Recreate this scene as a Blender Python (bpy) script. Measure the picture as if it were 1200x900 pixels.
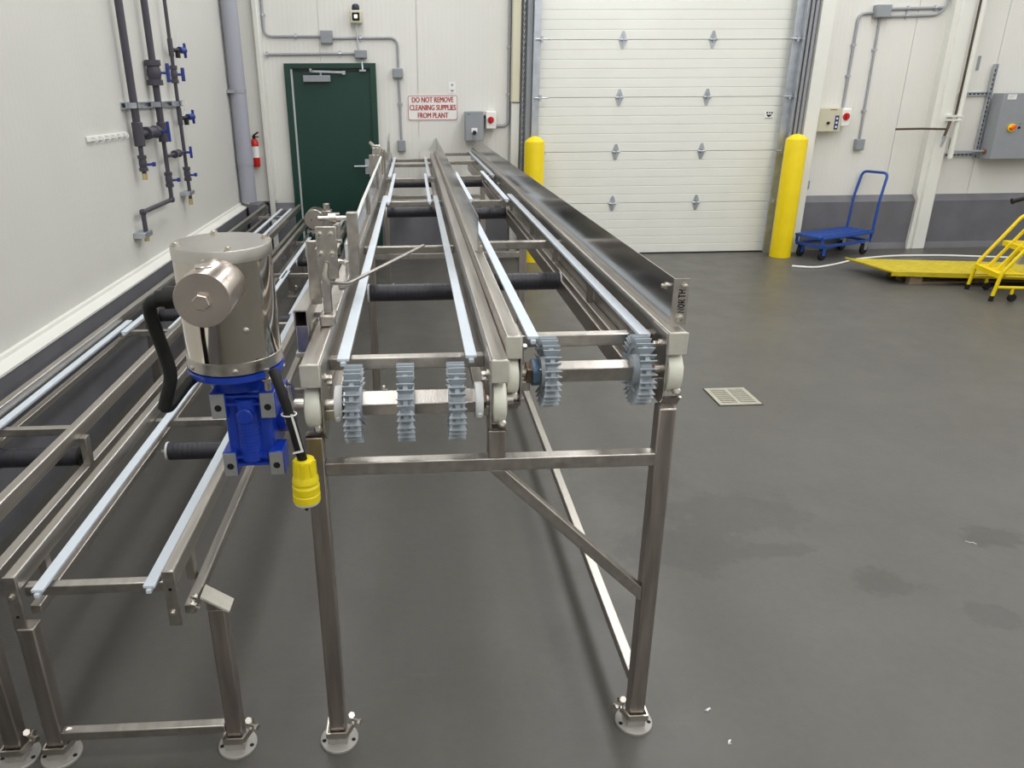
import bpy, bmesh, math, random
from mathutils import Vector, Matrix
random.seed(7)
for o in list(bpy.data.objects): bpy.data.objects.remove(o)
SC = bpy.context.scene
COL = SC.collection
PI = math.pi
R = math.radians
V = Vector

# ------------------------------------------------------------------ camera
cam = bpy.data.cameras.new('camera'); camo = bpy.data.objects.new('camera', cam); COL.objects.link(camo)
cam.sensor_fit = 'HORIZONTAL'; cam.sensor_width = 36.0; cam.lens = 878.87/1200*36; cam.shift_x = (600-536.35)/1200
cam.clip_start = 0.05; cam.clip_end = 100
P, Y_, Ro = R(21.157), R(3.1018), R(-.36276)
fw = V((math.sin(Y_)*math.cos(P), math.cos(Y_)*math.cos(P), -math.sin(P)))
rt = V((math.cos(Y_), -math.sin(Y_), 0)); up = rt.cross(fw)
rt2 = rt*math.cos(Ro) + up*math.sin(Ro); up2 = up*math.cos(Ro) - rt*math.sin(Ro)
m = Matrix((rt2, up2, -fw)).transposed().to_4x4(); m.translation = V((0, 0, 1.83))
camo.matrix_world = m
SC.camera = camo

# ------------------------------------------------------------------ world, lights, exposure
w = bpy.data.worlds.new('world'); SC.world = w; w.use_nodes = True
w.node_tree.nodes['Background'].inputs[0].default_value = (0.9, 0.95, 1, 1)
w.node_tree.nodes['Background'].inputs[1].default_value = 0.25
SC.view_settings.view_transform = 'Standard'; SC.view_settings.look = 'None'
SC.view_settings.gamma = 1; SC.view_settings.use_curve_mapping = False
SC.view_settings.exposure = 0.0
LIGHT_W = 51.5
for ix, lx in enumerate((-0.6, 2.2, 5.0, 7.8, 10.4)):  # leftmost column is unseen fill, added to even out the brightness
    for iy, ly in enumerate((-1.8, 1.6, 4.8, 7.6)):
        L = bpy.data.lights.new('highbay_and_fill_lamp', 'AREA'); L.shape = 'RECTANGLE'; L.size = 0.8; L.size_y = 2.4
        L.energy = LIGHT_W*(0.7, 1.05, .85, .6, .4)[ix]; L.color = (1.0, 0.998, 0.992)
        lo = bpy.data.objects.new('highbay_and_fill_lamp', L); COL.objects.link(lo); lo.location = (lx, ly, 4.55)

# ------------------------------------------------------------------ colours and materials
def lin(c): return tuple((v/255/12.92 if v/255 <= .04045 else ((v/255+.055)/1.055)**2.4) for v in c)
def mat(name, rgb, rough=.5, metal=0., var=0., vscale=8., bump=0., bscale=60., stretch=(1, 1, 1), rvar=0., spec=.5, emit=None, trans=0., coat=0.):
    M = bpy.data.materials.new(name); M.use_nodes = True
    nt = M.node_tree; b = nt.nodes['Principled BSDF']
    c = lin(rgb); b.inputs['Base Color'].default_value = (*c, 1)
    b.inputs['Roughness'].default_value = rough; b.inputs['Metallic'].default_value = metal
    b.inputs['Specular IOR Level'].default_value = spec
    if trans: b.inputs['Transmission Weight'].default_value = trans
    if coat: b.inputs['Coat Weight'].default_value = coat
    if emit:
        b.inputs['Emission Color'].default_value = (*lin(emit[0]), 1); b.inputs['Emission Strength'].default_value = emit[1]
    if var or bump or rvar:
        tc = nt.nodes.new('ShaderNodeTexCoord'); mp = nt.nodes.new('ShaderNodeMapping')
        mp.inputs['Scale'].default_value = stretch; nt.links.new(tc.outputs['Object'], mp.inputs['Vector'])
    if var or rvar:
        n = nt.nodes.new('ShaderNodeTexNoise'); n.inputs['Scale'].default_value = vscale; n.inputs['Detail'].default_value = 5
        nt.links.new(mp.outputs[0], n.inputs['Vector'])
    if var:
        mx = nt.nodes.new('ShaderNodeMapRange'); mx.inputs[1].default_value = .3; mx.inputs[2].default_value = .7
        mx.inputs[3].default_value = 1-var; mx.inputs[4].default_value = 1+var
        nt.links.new(n.outputs['Fac'], mx.inputs[0])
        mu = nt.nodes.new('ShaderNodeMix'); mu.data_type = 'RGBA'; mu.blend_type = 'MULTIPLY'; mu.inputs[0].default_value = 1
        mu.inputs[6].default_value = (*c, 1); nt.links.new(mx.outputs[0], mu.inputs[7]); nt.links.new(mu.outputs[2], b.inputs['Base Color'])
    if rvar:
        mr = nt.nodes.new('ShaderNodeMapRange'); mr.inputs[1].default_value = .3; mr.inputs[2].default_value = .7
        mr.inputs[3].default_value = max(.02, rough-rvar); mr.inputs[4].default_value = rough+rvar
        nt.links.new(n.outputs['Fac'], mr.inputs[0]); nt.links.new(mr.outputs[0], b.inputs['Roughness'])
    if bump:
        n2 = nt.nodes.new('ShaderNodeTexNoise'); n2.inputs['Scale'].default_value = bscale; n2.inputs['Detail'].default_value = 3
        nt.links.new(mp.outputs[0], n2.inputs['Vector'])
        bp = nt.nodes.new('ShaderNodeBump'); bp.inputs['Strength'].default_value = bump; bp.inputs['Distance'].default_value = .004
        nt.links.new(n2.outputs['Fac'], bp.inputs['Height']); nt.links.new(bp.outputs[0], b.inputs['Normal'])
    return M
steel = mat('brushed stainless tube', (188, 183, 177), .36, 1, .12, 7, .10, 40, (6, .35, 6), .08)
steel_leg = mat('mill finish stainless', (176, 168, 162), .38, 1, .16, 9, .10, 40, (6, 6, .5), .08)
steel_sheet = mat('polished stainless sheet', (176, 174, 172), .16, 1, .04, 3, .02, 10, (1, .3, 1), .04)
steel_shroud = mat('mirror stainless shroud', (205, 198, 188), .07, 1, .04, 20, .05, 9, (1, 1, .12), .03)
steel_face = mat('turned stainless face', (200, 190, 182), .30, 1, .08, 9, .05, 90, (1, 1, 1), .05)
foot_m = mat('grey cast foot', (172, 169, 164), .5, .25, .08, 20, .1, 60)
steel_bright = mat('bright bolt steel', (208, 202, 194), .32, 1)
cap_m = mat('pale brushed end cap', (200, 197, 186), .5, .12, .06, 40, .05, 80)
galv = mat('galvanised steel', (190, 195, 202), .42, .85, .12, 14, .05, 30, rvar=.1)
ivory = mat('ivory bearing plastic', (228, 228, 214), .45, 0, .03, 20)
white_pl = mat('white acetal plastic', (228, 230, 230), .42)
uhmw = mat('pale blue wear strip plastic', (216, 226, 236), .38, 0, .03, 5)
sprk = mat('grey blue sprocket plastic', (164, 173, 181), .42, 0, .06, 30)
collar_b = mat('blue steel collar', (86, 110, 134), .4, .4)
roller_m = mat('black ribbed roller rubber', (52, 52, 60), .36, 0, .12, 20, .2, 20, (60, 1, 1))
black_pl = mat('black plastic', (18, 18, 19), .42, 0)
black_rub = mat('black cable rubber', (10, 10, 11), .6, 0, .1, 30, .1, 60)
blue_p = mat('glossy blue enamel', (26, 62, 174), .30, 0, .10, 22, .15, 60, coat=.3)
yellow_pl = mat('yellow plug rubber', (236, 214, 20), .45, 0, .06, 30)
yellow_p = mat('safety yellow paint', (240, 212, 8), .40, 0, .04, 6, .04, 30)
white_tie = mat('white nylon tie', (232, 232, 230), .4)
dark_hole = mat('dark bore', (22, 20, 19), .8)
pvc_dk = mat('dark grey plastic pipe', (70, 68, 78), .42, 0, .05, 10)
blue_h = mat('blue valve handle', (36, 56, 140), .4)
brass = mat('pale brass', (214, 196, 140), .35, .7)
pvc_lt = mat('light grey plastic pipe', (164, 166, 178), .4)
wall_w = (228, 227, 222)
trim_w = mat('white trim metal', (232, 232, 226), .5, 0, .02, 4)
cream = mat('cream plastic strip', (226, 222, 198), .5)
door_green = mat('dark green door paint', (24, 62, 54), .38, 0, .05, 3)
door_white = mat('white sectional door skin', (233, 234, 228), .45, 0, .02, 3, .05, 120)
cond_m = mat('grey conduit', (160, 162, 168), .45, .1, .04, 20)
box_gray = mat('grey enclosure paint', (148, 152, 158), .45, 0, .03, 10)
box_beige = mat('beige enclosure paint', (206, 202, 180), .45)
wainscot_m = mat('dark grey curb coating', (108, 108, 114), .5, 0, .10, 5, .1, 20)
red_p = mat('red paint', (196, 30, 26), .35)
sign_white = mat('white sign face', (240, 240, 238), .4)
sign_red = mat('red sign ink', (176, 30, 34), .5)
ink_black = mat('black marker ink', (14, 14, 18), .6)
blue_cart = mat('blue cart paint', (34, 76, 160), .4, 0, .08, 10)
deckplate = mat('worn yellow deck plate', (196, 176, 26), .5, 0, .14, 9, .15, 60)
wood = mat('weathered pallet wood', (136, 118, 98), .8, 0, .25, 6, .3, 30, (1, 8, 8))
hose_w = mat('white hose', (234, 234, 230), .45)
grate_m = mat('cast grate metal', (186, 182, 168), .45, .5, .08, 30)
paper = mat('white paper scrap', (240, 240, 238), .7)
orange = mat('orange switch', (236, 90, 24), .4)
yellow_k = mat('yellow switch plate', (246, 206, 20), .4)
blue_st = mat('blue sticker', (44, 62, 120), .5)
brown_rod = mat('oxidised steel rod', (88, 76, 66), .45, .7)
lens_m = mat('bright lamp lens', (250, 246, 230), .2, emit=((255, 250, 235), 1.2))
dark_glass = mat('dark glass dome', (40, 44, 60), .12)
tint_steel = mat('heat tinted weld steel', (142, 122, 106), .35, .9, .2, 40)
door_edge_strip = mat('pale door strip', (196, 200, 200), .5)
green_led = mat('green indicator', (60, 150, 70), .4)

def wallmat(name, axis, rgb, scale):
    M = mat(name, rgb, .45, 0, .025, 1.2); nt = M.node_tree; b = nt.nodes['Principled BSDF']
    tc = nt.nodes.new('ShaderNodeTexCoord'); wv = nt.nodes.new('ShaderNodeTexWave'); wv.bands_direction = axis
    wv.inputs['Scale'].default_value = scale; wv.inputs['Distortion'].default_value = .15; wv.inputs['Detail'].default_value = 1
    nt.links.new(tc.outputs['Object'], wv.inputs['Vector'])
    bp = nt.nodes.new('ShaderNodeBump'); bp.inputs['Strength'].default_value = .25; bp.inputs['Distance'].default_value = .003
    nt.links.new(wv.outputs['Fac'], bp.inputs['Height']); nt.links.new(bp.outputs[0], b.inputs['Normal'])
    return M
wall_back_m = wallmat('ribbed white wall panel', 'X', wall_w, 6.2)
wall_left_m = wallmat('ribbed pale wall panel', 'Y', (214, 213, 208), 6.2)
plain_wall = mat('plain white wall', (226, 226, 222), .5)

def floor_material():
    M = bpy.data.materials.new('grey epoxy floor'); M.use_nodes = True; nt = M.node_tree; N = nt.nodes; Lk = nt.links
    b = N['Principled BSDF']; tc = N.new('ShaderNodeTexCoord')
    def noise(scale, detail=5, rough=.55, sc=(1, 1, 1), dist=0):
        mp = N.new('ShaderNodeMapping'); mp.inputs['Scale'].default_value = sc; Lk.new(tc.outputs['Object'], mp.inputs['Vector'])
        n = N.new('ShaderNodeTexNoise'); n.inputs['Scale'].default_value = scale; n.inputs['Detail'].default_value = detail
        n.inputs['Roughness'].default_value = rough; n.inputs['Distortion'].default_value = dist
        Lk.new(mp.outputs[0], n.inputs['Vector']); return n.outputs['Fac']
    def rng(s, a, b_, c, d):
        r = N.new('ShaderNodeMapRange'); r.inputs[1].default_value = a; r.inputs[2].default_value = b_; r.inputs[3].default_value = c; r.inputs[4].default_value = d
        Lk.new(s, r.inputs[0]); return r.outputs[0]
    def math_(op, a, b_):
        x = N.new('ShaderNodeMath'); x.operation = op
        for i, s in enumerate((a, b_)):
            if isinstance(s, (int, float)): x.inputs[i].default_value = s
            else: Lk.new(s, x.inputs[i])
        return x.outputs[0]
    base = math_('MULTIPLY', rng(noise(1.3), .3, .7, .92, 1.08), rng(noise(26, 3), .3, .7, .96, 1.04))
    # stains: damp looking blotches and scuffs with their own outlines
    wob = noise(5, 6, .7)
    stain = None
    for (sx, sy, rx, ry, s) in ((2.47, 2.70, .13, .09, .26), (1.84, 2.39, .14, .10, .22), (2.125, 2.19, .10, .08, .20), (1.45, 2.97, .34, .20, .16), (1.12, 2.71, .32, .22, .17), (1.48, 2.66, .20, .06, .2), (1.0, 3.3, .3, .2, .10)):
        mp = N.new('ShaderNodeMapping'); mp.vector_type = 'POINT'
        mp.inputs['Scale'].default_value = (1/rx, 1/ry, 0); mp.inputs['Location'].default_value = (-sx/rx, -sy/ry, 0)
        Lk.new(tc.outputs['Object'], mp.inputs['Vector'])
        ln = N.new('ShaderNodeVectorMath'); ln.operation = 'LENGTH'; Lk.new(mp.outputs[0], ln.inputs[0])
        d = math_('ADD', ln.outputs['Value'], math_('MULTIPLY', math_('SUBTRACT', wob, .5), 3.2))
        f = rng(d, .75, 1.05, s, 0)
        stain = f if stain is None else math_('MAXIMUM', stain, f)
    spots = rng(noise(9, 4, .6, (1, 1.6, 1), .8), .70, .78, 0, .16)
    stain = math_('MAXIMUM', stain, spots)
    scuff = rng(noise(3.2, 6, .6, (.5, 5, 1), 1.5), .66, .74, 0, .10)
    v = math_('MULTIPLY', base, math_('SUBTRACT', 1, stain)); v = math_('ADD', v, scuff)
    mx = N.new('ShaderNodeMix'); mx.data_type = 'RGBA'; mx.blend_type = 'MULTIPLY'; mx.inputs[0].default_value = 1
    mx.inputs[6].default_value = (*lin((88, 86, 82)), 1); Lk.new(v, mx.inputs[7]); Lk.new(mx.outputs[2], b.inputs['Base Color'])
    Lk.new(rng(noise(4, 5), .3, .7, .34, .46), b.inputs['Roughness']); b.inputs['Specular IOR Level'].default_value = .4
    bp = N.new('ShaderNodeBump'); bp.inputs['Strength'].default_value = .10; bp.inputs['Distance'].default_value = .003
    Lk.new(noise(55, 3), bp.inputs['Height']); Lk.new(bp.outputs[0], b.inputs['Normal'])
    return M
floor_m = floor_material()

# ------------------------------------------------------------------ mesh builder
class MB:
    def __init__(s): s.v = []; s.f = []
    def add(s, vs, fs):
        n = len(s.v); s.v += [V(p) for p in vs]; s.f += [tuple(n+i for i in f) for f in fs]; return s
    def box(s, x0, x1, y0, y1, z0, z1):
        return s.add([(x0, y0, z0), (x1, y0, z0), (x1, y1, z0), (x0, y1, z0), (x0, y0, z1), (x1, y0, z1), (x1, y1, z1), (x0, y1, z1)],
                     [(3, 2, 1, 0), (4, 5, 6, 7), (0, 1, 5, 4), (1, 2, 6, 5), (2, 3, 7, 6), (3, 0, 4, 7)])
    def bar(s, p, q, wd, ht, upv=(0, 0, 1)):
        p, q = V(p), V(q); d = (q-p).normalized(); u = V(upv); sd = d.cross(u)
        if sd.length < 1e-5: sd = d.cross(V((1, 0, 0)))
        sd.normalize(); u = sd.cross(d); a, b = sd*wd/2, u*ht/2
        return s.add([p-a-b, p+a-b, p+a+b, p-a+b, q-a-b, q+a-b, q+a+b, q-a+b],
                     [(0, 1, 2, 3), (7, 6, 5, 4), (0, 4, 5, 1), (1, 5, 6, 2), (2, 6, 7, 3), (3, 7, 4, 0)])
    def lathe(s, prof, o, ax, seg=20):
        o = V(o); ax = V(ax).normalized(); a = ax.orthogonal().normalized()
        if abs(ax.z) > .9: a = V((1, 0, 0))
        b = ax.cross(a); n = len(prof); vs = []; fs = []
        for i in range(seg):
            t = 2*PI*i/seg
            for (r, h) in prof: vs.append(o + ax*h + (a*math.cos(t)+b*math.sin(t))*r)
        for i in range(seg):
            j = (i+1) % seg
            for k in range(n-1): fs.append((i*n+k, j*n+k, j*n+k+1, i*n+k+1))
        if prof[0][0] > 1e-6: fs.append(tuple(i*n for i in reversed(range(seg))))
        if prof[-1][0] > 1e-6: fs.append(tuple(i*n+n-1 for i in range(seg)))
        return s.add(vs, fs)
    def cyl(s, p, q, r, seg=16, r2=None, ch=0.):
        p, q = V(p), V(q); L = (q-p).length; r2 = r if r2 is None else r2
        prof = [(r, 0), (r2, L)] if not ch else [(r-ch, 0), (r, ch), (r2, L-ch), (r2-ch, L)]
        return s.lathe(prof, p, q-p, seg)
    def tube(s, pts, r, seg=8):
        pts = [V(p) for p in pts]; n = len(pts); vs = []; fs = []; a = None
        for i, p in enumerate(pts):
            t = (pts[min(i+1, n-1)]-pts[max(i-1, 0)]).normalized()
            if a is None: a = t.orthogonal().normalized()
            else: a = (a - t*a.dot(t)).normalized()
            b = t.cross(a)
            rr = r[i] if isinstance(r, (list, tuple)) else r
            for k in range(seg):
                th = 2*PI*k/seg; vs.append(p+(a*math.cos(th)+b*math.sin(th))*rr)
        for i in range(n-1):
            for k in range(seg):
                j = (k+1) % seg; fs.append((i*seg+k, i*seg+j, (i+1)*seg+j, (i+1)*seg+k))
        fs.append(tuple(reversed(range(seg)))); fs.append(tuple((n-1)*seg+k for k in range(seg)))
        return s.add(vs, fs)
    def prism(s, pts, ext):
        pts = [V(p) for p in pts]; e = V(ext); n = len(pts)
        nor = (pts[1]-pts[0]).cross(pts[2]-pts[1])
        if nor.dot(e) > 0: pts.reverse()
        return s.add(pts+[p+e for p in pts], [tuple(range(n)), tuple(reversed(range(n, 2*n)))] + [(i, i+n, (i+1) % n+n, (i+1) % n) for i in range(n)])
    def rot(s, Mx, piv=(0, 0, 0), start=0):
        piv = V(piv)
        for i in range(start, len(s.v)): s.v[i] = Mx @ (s.v[i]-piv) + piv
        return s
    def build(s, name, m, parent=None, bevel=0., smooth=True, kind=None, label=None, ang=38, local=False, zero=False):
        org = V((0, 0, 0)); p = parent
        if parent is None:
            xs = [sum(v[i] for v in s.v)/len(s.v) for i in (0, 1)]; org = V((0, 0, 0)) if zero else V((xs[0], xs[1], min(v.z for v in s.v)))
        else:
            while p.parent: p = p.parent
            org = V((0, 0, 0)) if local else p.location
        me = bpy.data.meshes.new(name); me.from_pydata([v-org for v in s.v], [], s.f); me.update()
        me.materials.append(m)
        o = bpy.data.objects.new(name, me); COL.objects.link(o)
        if parent is None: o.location = org
        else: o.parent = parent
        if bevel:
            bv = o.modifiers.new('bevel', 'BEVEL'); bv.width = bevel; bv.segments = 2; bv.limit_method = 'ANGLE'; bv.angle_limit = R(40)
        if smooth and len(me.polygons):
            me.polygons.foreach_set('use_smooth', [True]*len(me.polygons)); me.set_sharp_from_angle(angle=R(ang))
        if kind: o['kind'] = kind
        if label: o['label'] = label
        return o
def arc(pts, rad, n=5):
    """polyline with rounded corners"""
    pts = [V(p) for p in pts]; out = [pts[0]]
    for i in range(1, len(pts)-1):
        a, b, c = pts[i-1], pts[i], pts[i+1]; d1 = (a-b).normalized(); d2 = (c-b).normalized()
        rr = min(rad, (a-b).length*.49, (c-b).length*.49); p0, p1 = b+d1*rr, b+d2*rr
        for k in range(n+1):
            t = k/n; out.append(p0*(1-t)**2+b*2*t*(1-t)+p1*t*t)
    out.append(pts[-1]); return out
def thing(name, loc, label, cat, group=None):
    o = bpy.data.objects.new(name, None); COL.objects.link(o); o.location = loc; o.empty_display_size = .05
    return tag(o, label, cat, group)
def tag(o, label, cat, group=None):
    o['label'] = label; o['category'] = cat
    if group: o['group'] = group
    return o
bpy.context.view_layer.update()
def text_mesh(txt, size, bold=0., xs=1.):
    cu = bpy.data.curves.new('txt', 'FONT'); cu.body = txt; cu.size = size; cu.offset = bold; cu.extrude = .0008
    cu.align_x = 'CENTER'; cu.align_y = 'CENTER'; cu.resolution_u = 3
    o = bpy.data.objects.new('txt', cu); COL.objects.link(o)
    bpy.context.view_layer.update()
    me = o.evaluated_get(bpy.context.evaluated_depsgraph_get()).to_mesh()
    vs = [(v.co.x*xs, v.co.y, v.co.z) for v in me.vertices]; fs = [tuple(p.vertices) for p in me.polygons]
    o.evaluated_get(bpy.context.evaluated_depsgraph_get()).to_mesh_clear()
    bpy.data.objects.remove(o); bpy.data.curves.remove(cu)
    return vs, fs
def wall_text(mb, txt, size, cx, y, cz, bold=0., xs=1.):
    vs, fs = text_mesh(txt, size, 0., xs) 
    for dx_ in ((-bold, 0, bold) if bold else (0,)): mb.add([(cx+a+dx_, y-c+abs(dx_)*.02, cz+b) for a, b, c in vs], fs)
def hexbolt(mb, p, d, r=.009, h=.007):
    p, d = V(p), V(d).normalized(); mb.lathe([(r*1.35, 0), (r*1.35, h*.3)], p, d, 12); mb.lathe([(r, h*.3), (r, h), (r*.8, h*1.15)], p, d, 6)
    return mb

# ================================================================== SETTING
XL, XR, YB, YF, ZC = -1.93, 10.8, 9.10, -3.6, 4.7
MB().box(XL-.2, XR+.2, YF-.2, YB+.3, -.12, 0).build('floor', floor_m, kind='structure', smooth=False, zero=True)
MB().box(XL-.2, XR+.2, YF-.2, YB+.3, ZC, ZC+.1).build('ceiling', plain_wall, kind='structure', smooth=False)
wl = MB().box(XL-.15, XL, YF, YB, 0, ZC).build('wall_left', wall_left_m, kind='structure', smooth=False)
MB().box(XR, XR+.15, YF, YB, 0, ZC).build('wall_right', plain_wall, kind='structure', smooth=False)
MB().box(XL, XR, YF-.15, YF, 0, ZC).build('wall_front', plain_wall, kind='structure', smooth=False)
wb = MB().box(XL-.15, XR+.15, YB, YB+.15, 0, ZC).build('wall_back', plain_wall, kind='structure', smooth=False)
edges = [XL, -1.0, .065, 1.10]
for a, b in zip(edges[:-1], edges[1:]): MB().box(a+.003, b-.003, YB-.014, YB, .55, ZC).build('wall_panel', wall_back_m, wb, smooth=False)
edges = [4.66, 5.72, 6.78, 7.84, 8.9, 9.96, XR]
for a, b in zip(edges[:-1], edges[1:]): MB().box(a+.003, b-.003, YB-.014, YB, .55, ZC).build('wall_panel', wall_back_m, wb, smooth=False)
# curbs: dark grey base with a sloping top
def curb_back(x0, x1):
    MB().prism([(x0, YB-.01, 0), (x0, YB-.075, 0), (x0, YB-.075, .575), (x0, YB-.014, .648), (x0, YB-.01, .648)], (x1-x0, 0, 0)).build('baseboard_back', wainscot_m, kind='structure')
    MB().prism([(x0, YB-.075, 0), (x0, YB-.10, 0), (x0, YB-.088, .04), (x0, YB-.075, .075)], (x1-x0, 0, 0)).build('baseboard_back', wainscot_m, kind='structure')
curb_back(XL, -1.405); curb_back(-.395, 1.105); curb_back(4.65, XR)
MB().prism([(XL, YF, 0), (XL+.076, YF, 0), (XL+.076, YF, .667), (XL, YF, .667)], (0, YB-YF, 0)).build('baseboard_left', wainscot_m, kind='structure')
fl = MB().prism([(XL, YF, .668), (XL+.080, YF, .668), (XL+.080, YF, .680), (XL+.016, YF, .698), (XL+.014, YF, .716), (XL+.008, YF, .722), (XL, YF, .722)], (0, YB-YF-.3, 0)).build('trim_1', trim_w, kind='structure')
# corner pilaster, white corner post and grey plinths
MB().box(XL, -1.612, YB-.15, YB-.012, .68, ZC).build('trim_2', trim_w, kind='structure', bevel=.006)
MB().box(-1.668, -1.612, YB-.215, YB-.151, 0, ZC).build('trim_3', trim_w, kind='structure', bevel=.01)
MB().prism([(-1.82, YB-.3, 0), (-1.69, YB-.3, 0), (-1.69, YB-.3, .62), (-1.74, YB-.3, .68), (-1.82, YB-.3, .68)], (0, .16, 0)).build('trim_4', wainscot_m, kind='structure')

# ------------------------------------------------------------------ green door
dr = MB().box(-1.333, -0.464, 9.055, 9.084, 0.01, 2.095).build('door_1', door_green, kind='structure', bevel=0.002)
fm = MB()
fm.box(-1.402, -1.334, 9.025, 9.086, 0, 2.152)
fm.box(-0.463, -0.397, 9.025, 9.086, 0, 2.152)
fm.box(-1.334, -0.463, 9.025, 9.086, 2.098, 2.152)
fm.build('door_frame', door_green, dr, bevel=0.003)
MB().box(-1.3335, -1.3153, 9.035, 9.06, 0.01, 2.095).build('door_edge_strip', door_edge_strip, dr)  # thin pale strip along the left edge of the leaf
MB().box(-1.3141, -0.464, 9.042, 9.054, 2.070, 2.0975).build('door_stop', black_pl, dr)
MB().box(-1.1967, -0.8992, 8.995, 9.055, 1.9603, 2.0287).build('closer_body', box_gray, dr, bevel=0.006)
b = MB()
b.bar((-1.1023, 9.01, 2.0693), (-0.746, 9.01, 2.0575), 0.02, 0.022)
b.cyl((-1.0034, 9.02, 2.0226), (-1.0034, 9.02, 2.0715), 0.012)
b.prism([(-1.1174, 9.0, 2.0596), (-1.0827, 9.0, 2.0694), (-1.1025, 9.0, 2.0987), (-1.1224, 9.0, 2.0987)], (0, 0.02, 0))
b.box(-0.766, -0.7314, 8.995, 9.025, 2.0351, 2.0721)
b.build('closer_arm', galv, dr)
b = MB()
b.tube([(-0.5492, 9.062, 2.198), (-0.5453, 9.03, 2.15), (-0.5394, 9.012, 2.083)], 0.01, 8)
b.box(-.575, -.505, 9.0, 9.024, 2.066, 2.084)
b.build('door_contact', galv, dr)
b = MB()
b.box(-0.5639, -0.5147, 9.04, 9.055, 0.9676, 1.1332)
b.cyl((-0.5393, 9.055, 1.0553), (-0.5393, 8.995, 1.0553), 0.012)
b.cyl((-0.5392, 9.0, 1.057), (-0.687, 9.0, 1.057), 0.011)
b.build('door_handle', galv, dr)
# ------------------------------------------------------------------ overhead sectional door
DL, DR, DS = 1.412, 4.262, 8.95          # door edges and face
od = MB().box(1.30, 4.36, DS+.075, YB, 0, 3.75).build('door_2', trim_w, kind='structure', smooth=False)
seams = [0.012, .607, 1.192, 1.780, 2.374, 2.965, 3.555]
for z0, z1 in zip(seams[:-1], seams[1:]):
    prof = [(DS+.07, z0+.002), (DS+.005, z0+.002), (DS, z0+.006)]
    n = 6; h = (z1-z0-.008)/n
    for k in range(1, n):
        zz = z0+.004+h*k; prof += [(DS, zz-.006), (DS+.0045, zz-.003), (DS+.0045, zz+.003), (DS, zz+.006)]
    prof += [(DS, z1-.006), (DS+.005, z1-.002), (DS+.07, z1-.002)]
    MB().prism([(DL, y, z) for y, z in prof], (DR-DL, 0, 0)).build('door_panel', door_white, od, smooth=False)
MB().box(DL, DR, DS+.01, DS+.06, 0.0, .014).build('bottom_seal', black_pl, od)
for zi, z in enumerate(seams[1:6]):
    for xi, x in enumerate((2.332, 3.341)):
        b = MB(); w_, h_ = .044, .088
        b.prism([(x-w_, DS-.008, z), (x-.012, DS-.008, z+h_), (x+.012, DS-.008, z+h_), (x+w_, DS-.008, z), (x+.012, DS-.008, z-h_), (x-.012, DS-.008, z-h_)], (0, .0075, 0))
        b.cyl((x-.045, DS-.016, z), (x+.045, DS-.016, z), .011, 10); b.box(x-.006, x+.006, DS-.03, DS-.008, z-.028, z+.028)
        for sg_ in (-1, 1): b.cyl((x, DS-.014, z+sg_*.052), (x, DS-.008, z+sg_*.052), .008, 8)
        b.build('hinge', galv, od)
    for x, sg_ in ((1.37, 1), (4.305, -1)):
        b = MB(); xx = x+sg_*.03
        b.prism([(xx-.035, DS-.02, z), (xx, DS-.02, z+.09), (xx+.035, DS-.02, z), (xx, DS-.02, z-.09)], (0, .019, 0))
        b.cyl((x-sg_*.02, DS-.11, z), (x+sg_*.13, DS-.11, z), .008, 8); b.box(xx+sg_*.02-.012, xx+sg_*.02+.012, DS-.12, DS-.02, z-.03, z+.03)
        b.build('roller_hinge', galv, od)
# jamb, vertical tracks
def track(x0, x1, xd0, xd1, name):
    b = MB(); b.box(x0, x1, DS-.085, DS-.07, 0, 3.8); b.box(xd0, xd1, DS-.16, DS-.01, 0, 3.8); b.build(name, galv, od, smooth=False)
track(1.326, 1.408, 1.320, 1.326, 'door_track'); track(4.205, 4.288, 4.288, 4.294, 'door_track')
MB().box(1.262, 1.316, DS-.10, YB, 0, 3.8).build('track_angle', box_gray, od, smooth=False)
MB().box(4.300, 4.330, DS-.10, YB, 0, 3.8).build('track_angle', box_gray, od, smooth=False)
for k in range(3): MB().box(4.345+k*.045, 4.380+k*.045, DS-.03-k*.012, YB, 0, 3.8).build('jamb_channel', cond_m, od, bevel=.004)
MB().box(4.485, 4.64, DS-.09, YB, 0, ZC).build('trim_5', trim_w, kind='structure', bevel=.006)
MB().box(1.112, 1.205, 8.96, YB-.0145, 1.735, ZC).build('trim_6', cream, kind='structure', bevel=.01)
MB().box(1.118, 1.208, 8.98, YB-.0145, 0, 1.73).build('trim_7', trim_w, kind='structure', bevel=.006)
HC = thing('hoist_chain', (1.235, 8.93, .75), 'long steel hoist chain hanging beside the left track of the big white door', 'chain')
z = .75; k = 0; links = []
for k in range(2):
    b = MB(); b.tube([((.011*math.cos(t) if k else 0), (0 if k else .011*math.cos(t)), .019*math.sin(t)) for t in [2*PI*i/8 for i in range(9)]], .0045, 5)
    links.append(b.build('chain_link', galv, HC, local=True))
for i in range(76):
    o = links[i % 2] if i < 2 else links[i % 2].copy()
    if i > 1: COL.objects.link(o)
    o.location = (0, 0, .02+i*.029)
lab = MB().box(4.036, 4.148, DS-.004, DS-.0005, 1.54, 1.627).build('warning_sticker', sign_white); tag(lab, 'small white warning sticker at right on the big sectional door', 'sticker')
b = MB(); ly = DS-.006
for k in range(3): b.box(4.058+k*.028, 4.074+k*.028, ly, ly+.002, 1.599-abs(k-1)*.005, 1.616)
b.prism([(4.058, ly, 1.585), (4.124, ly, 1.585), (4.11, ly, 1.568), (4.091, ly, 1.558), (4.072, ly, 1.568)], (0, .002, 0)); b.box(4.048, 4.136, ly, ly+.002, 1.546, 1.551)
b.build('printed_mark', ink_black, lab)

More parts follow.
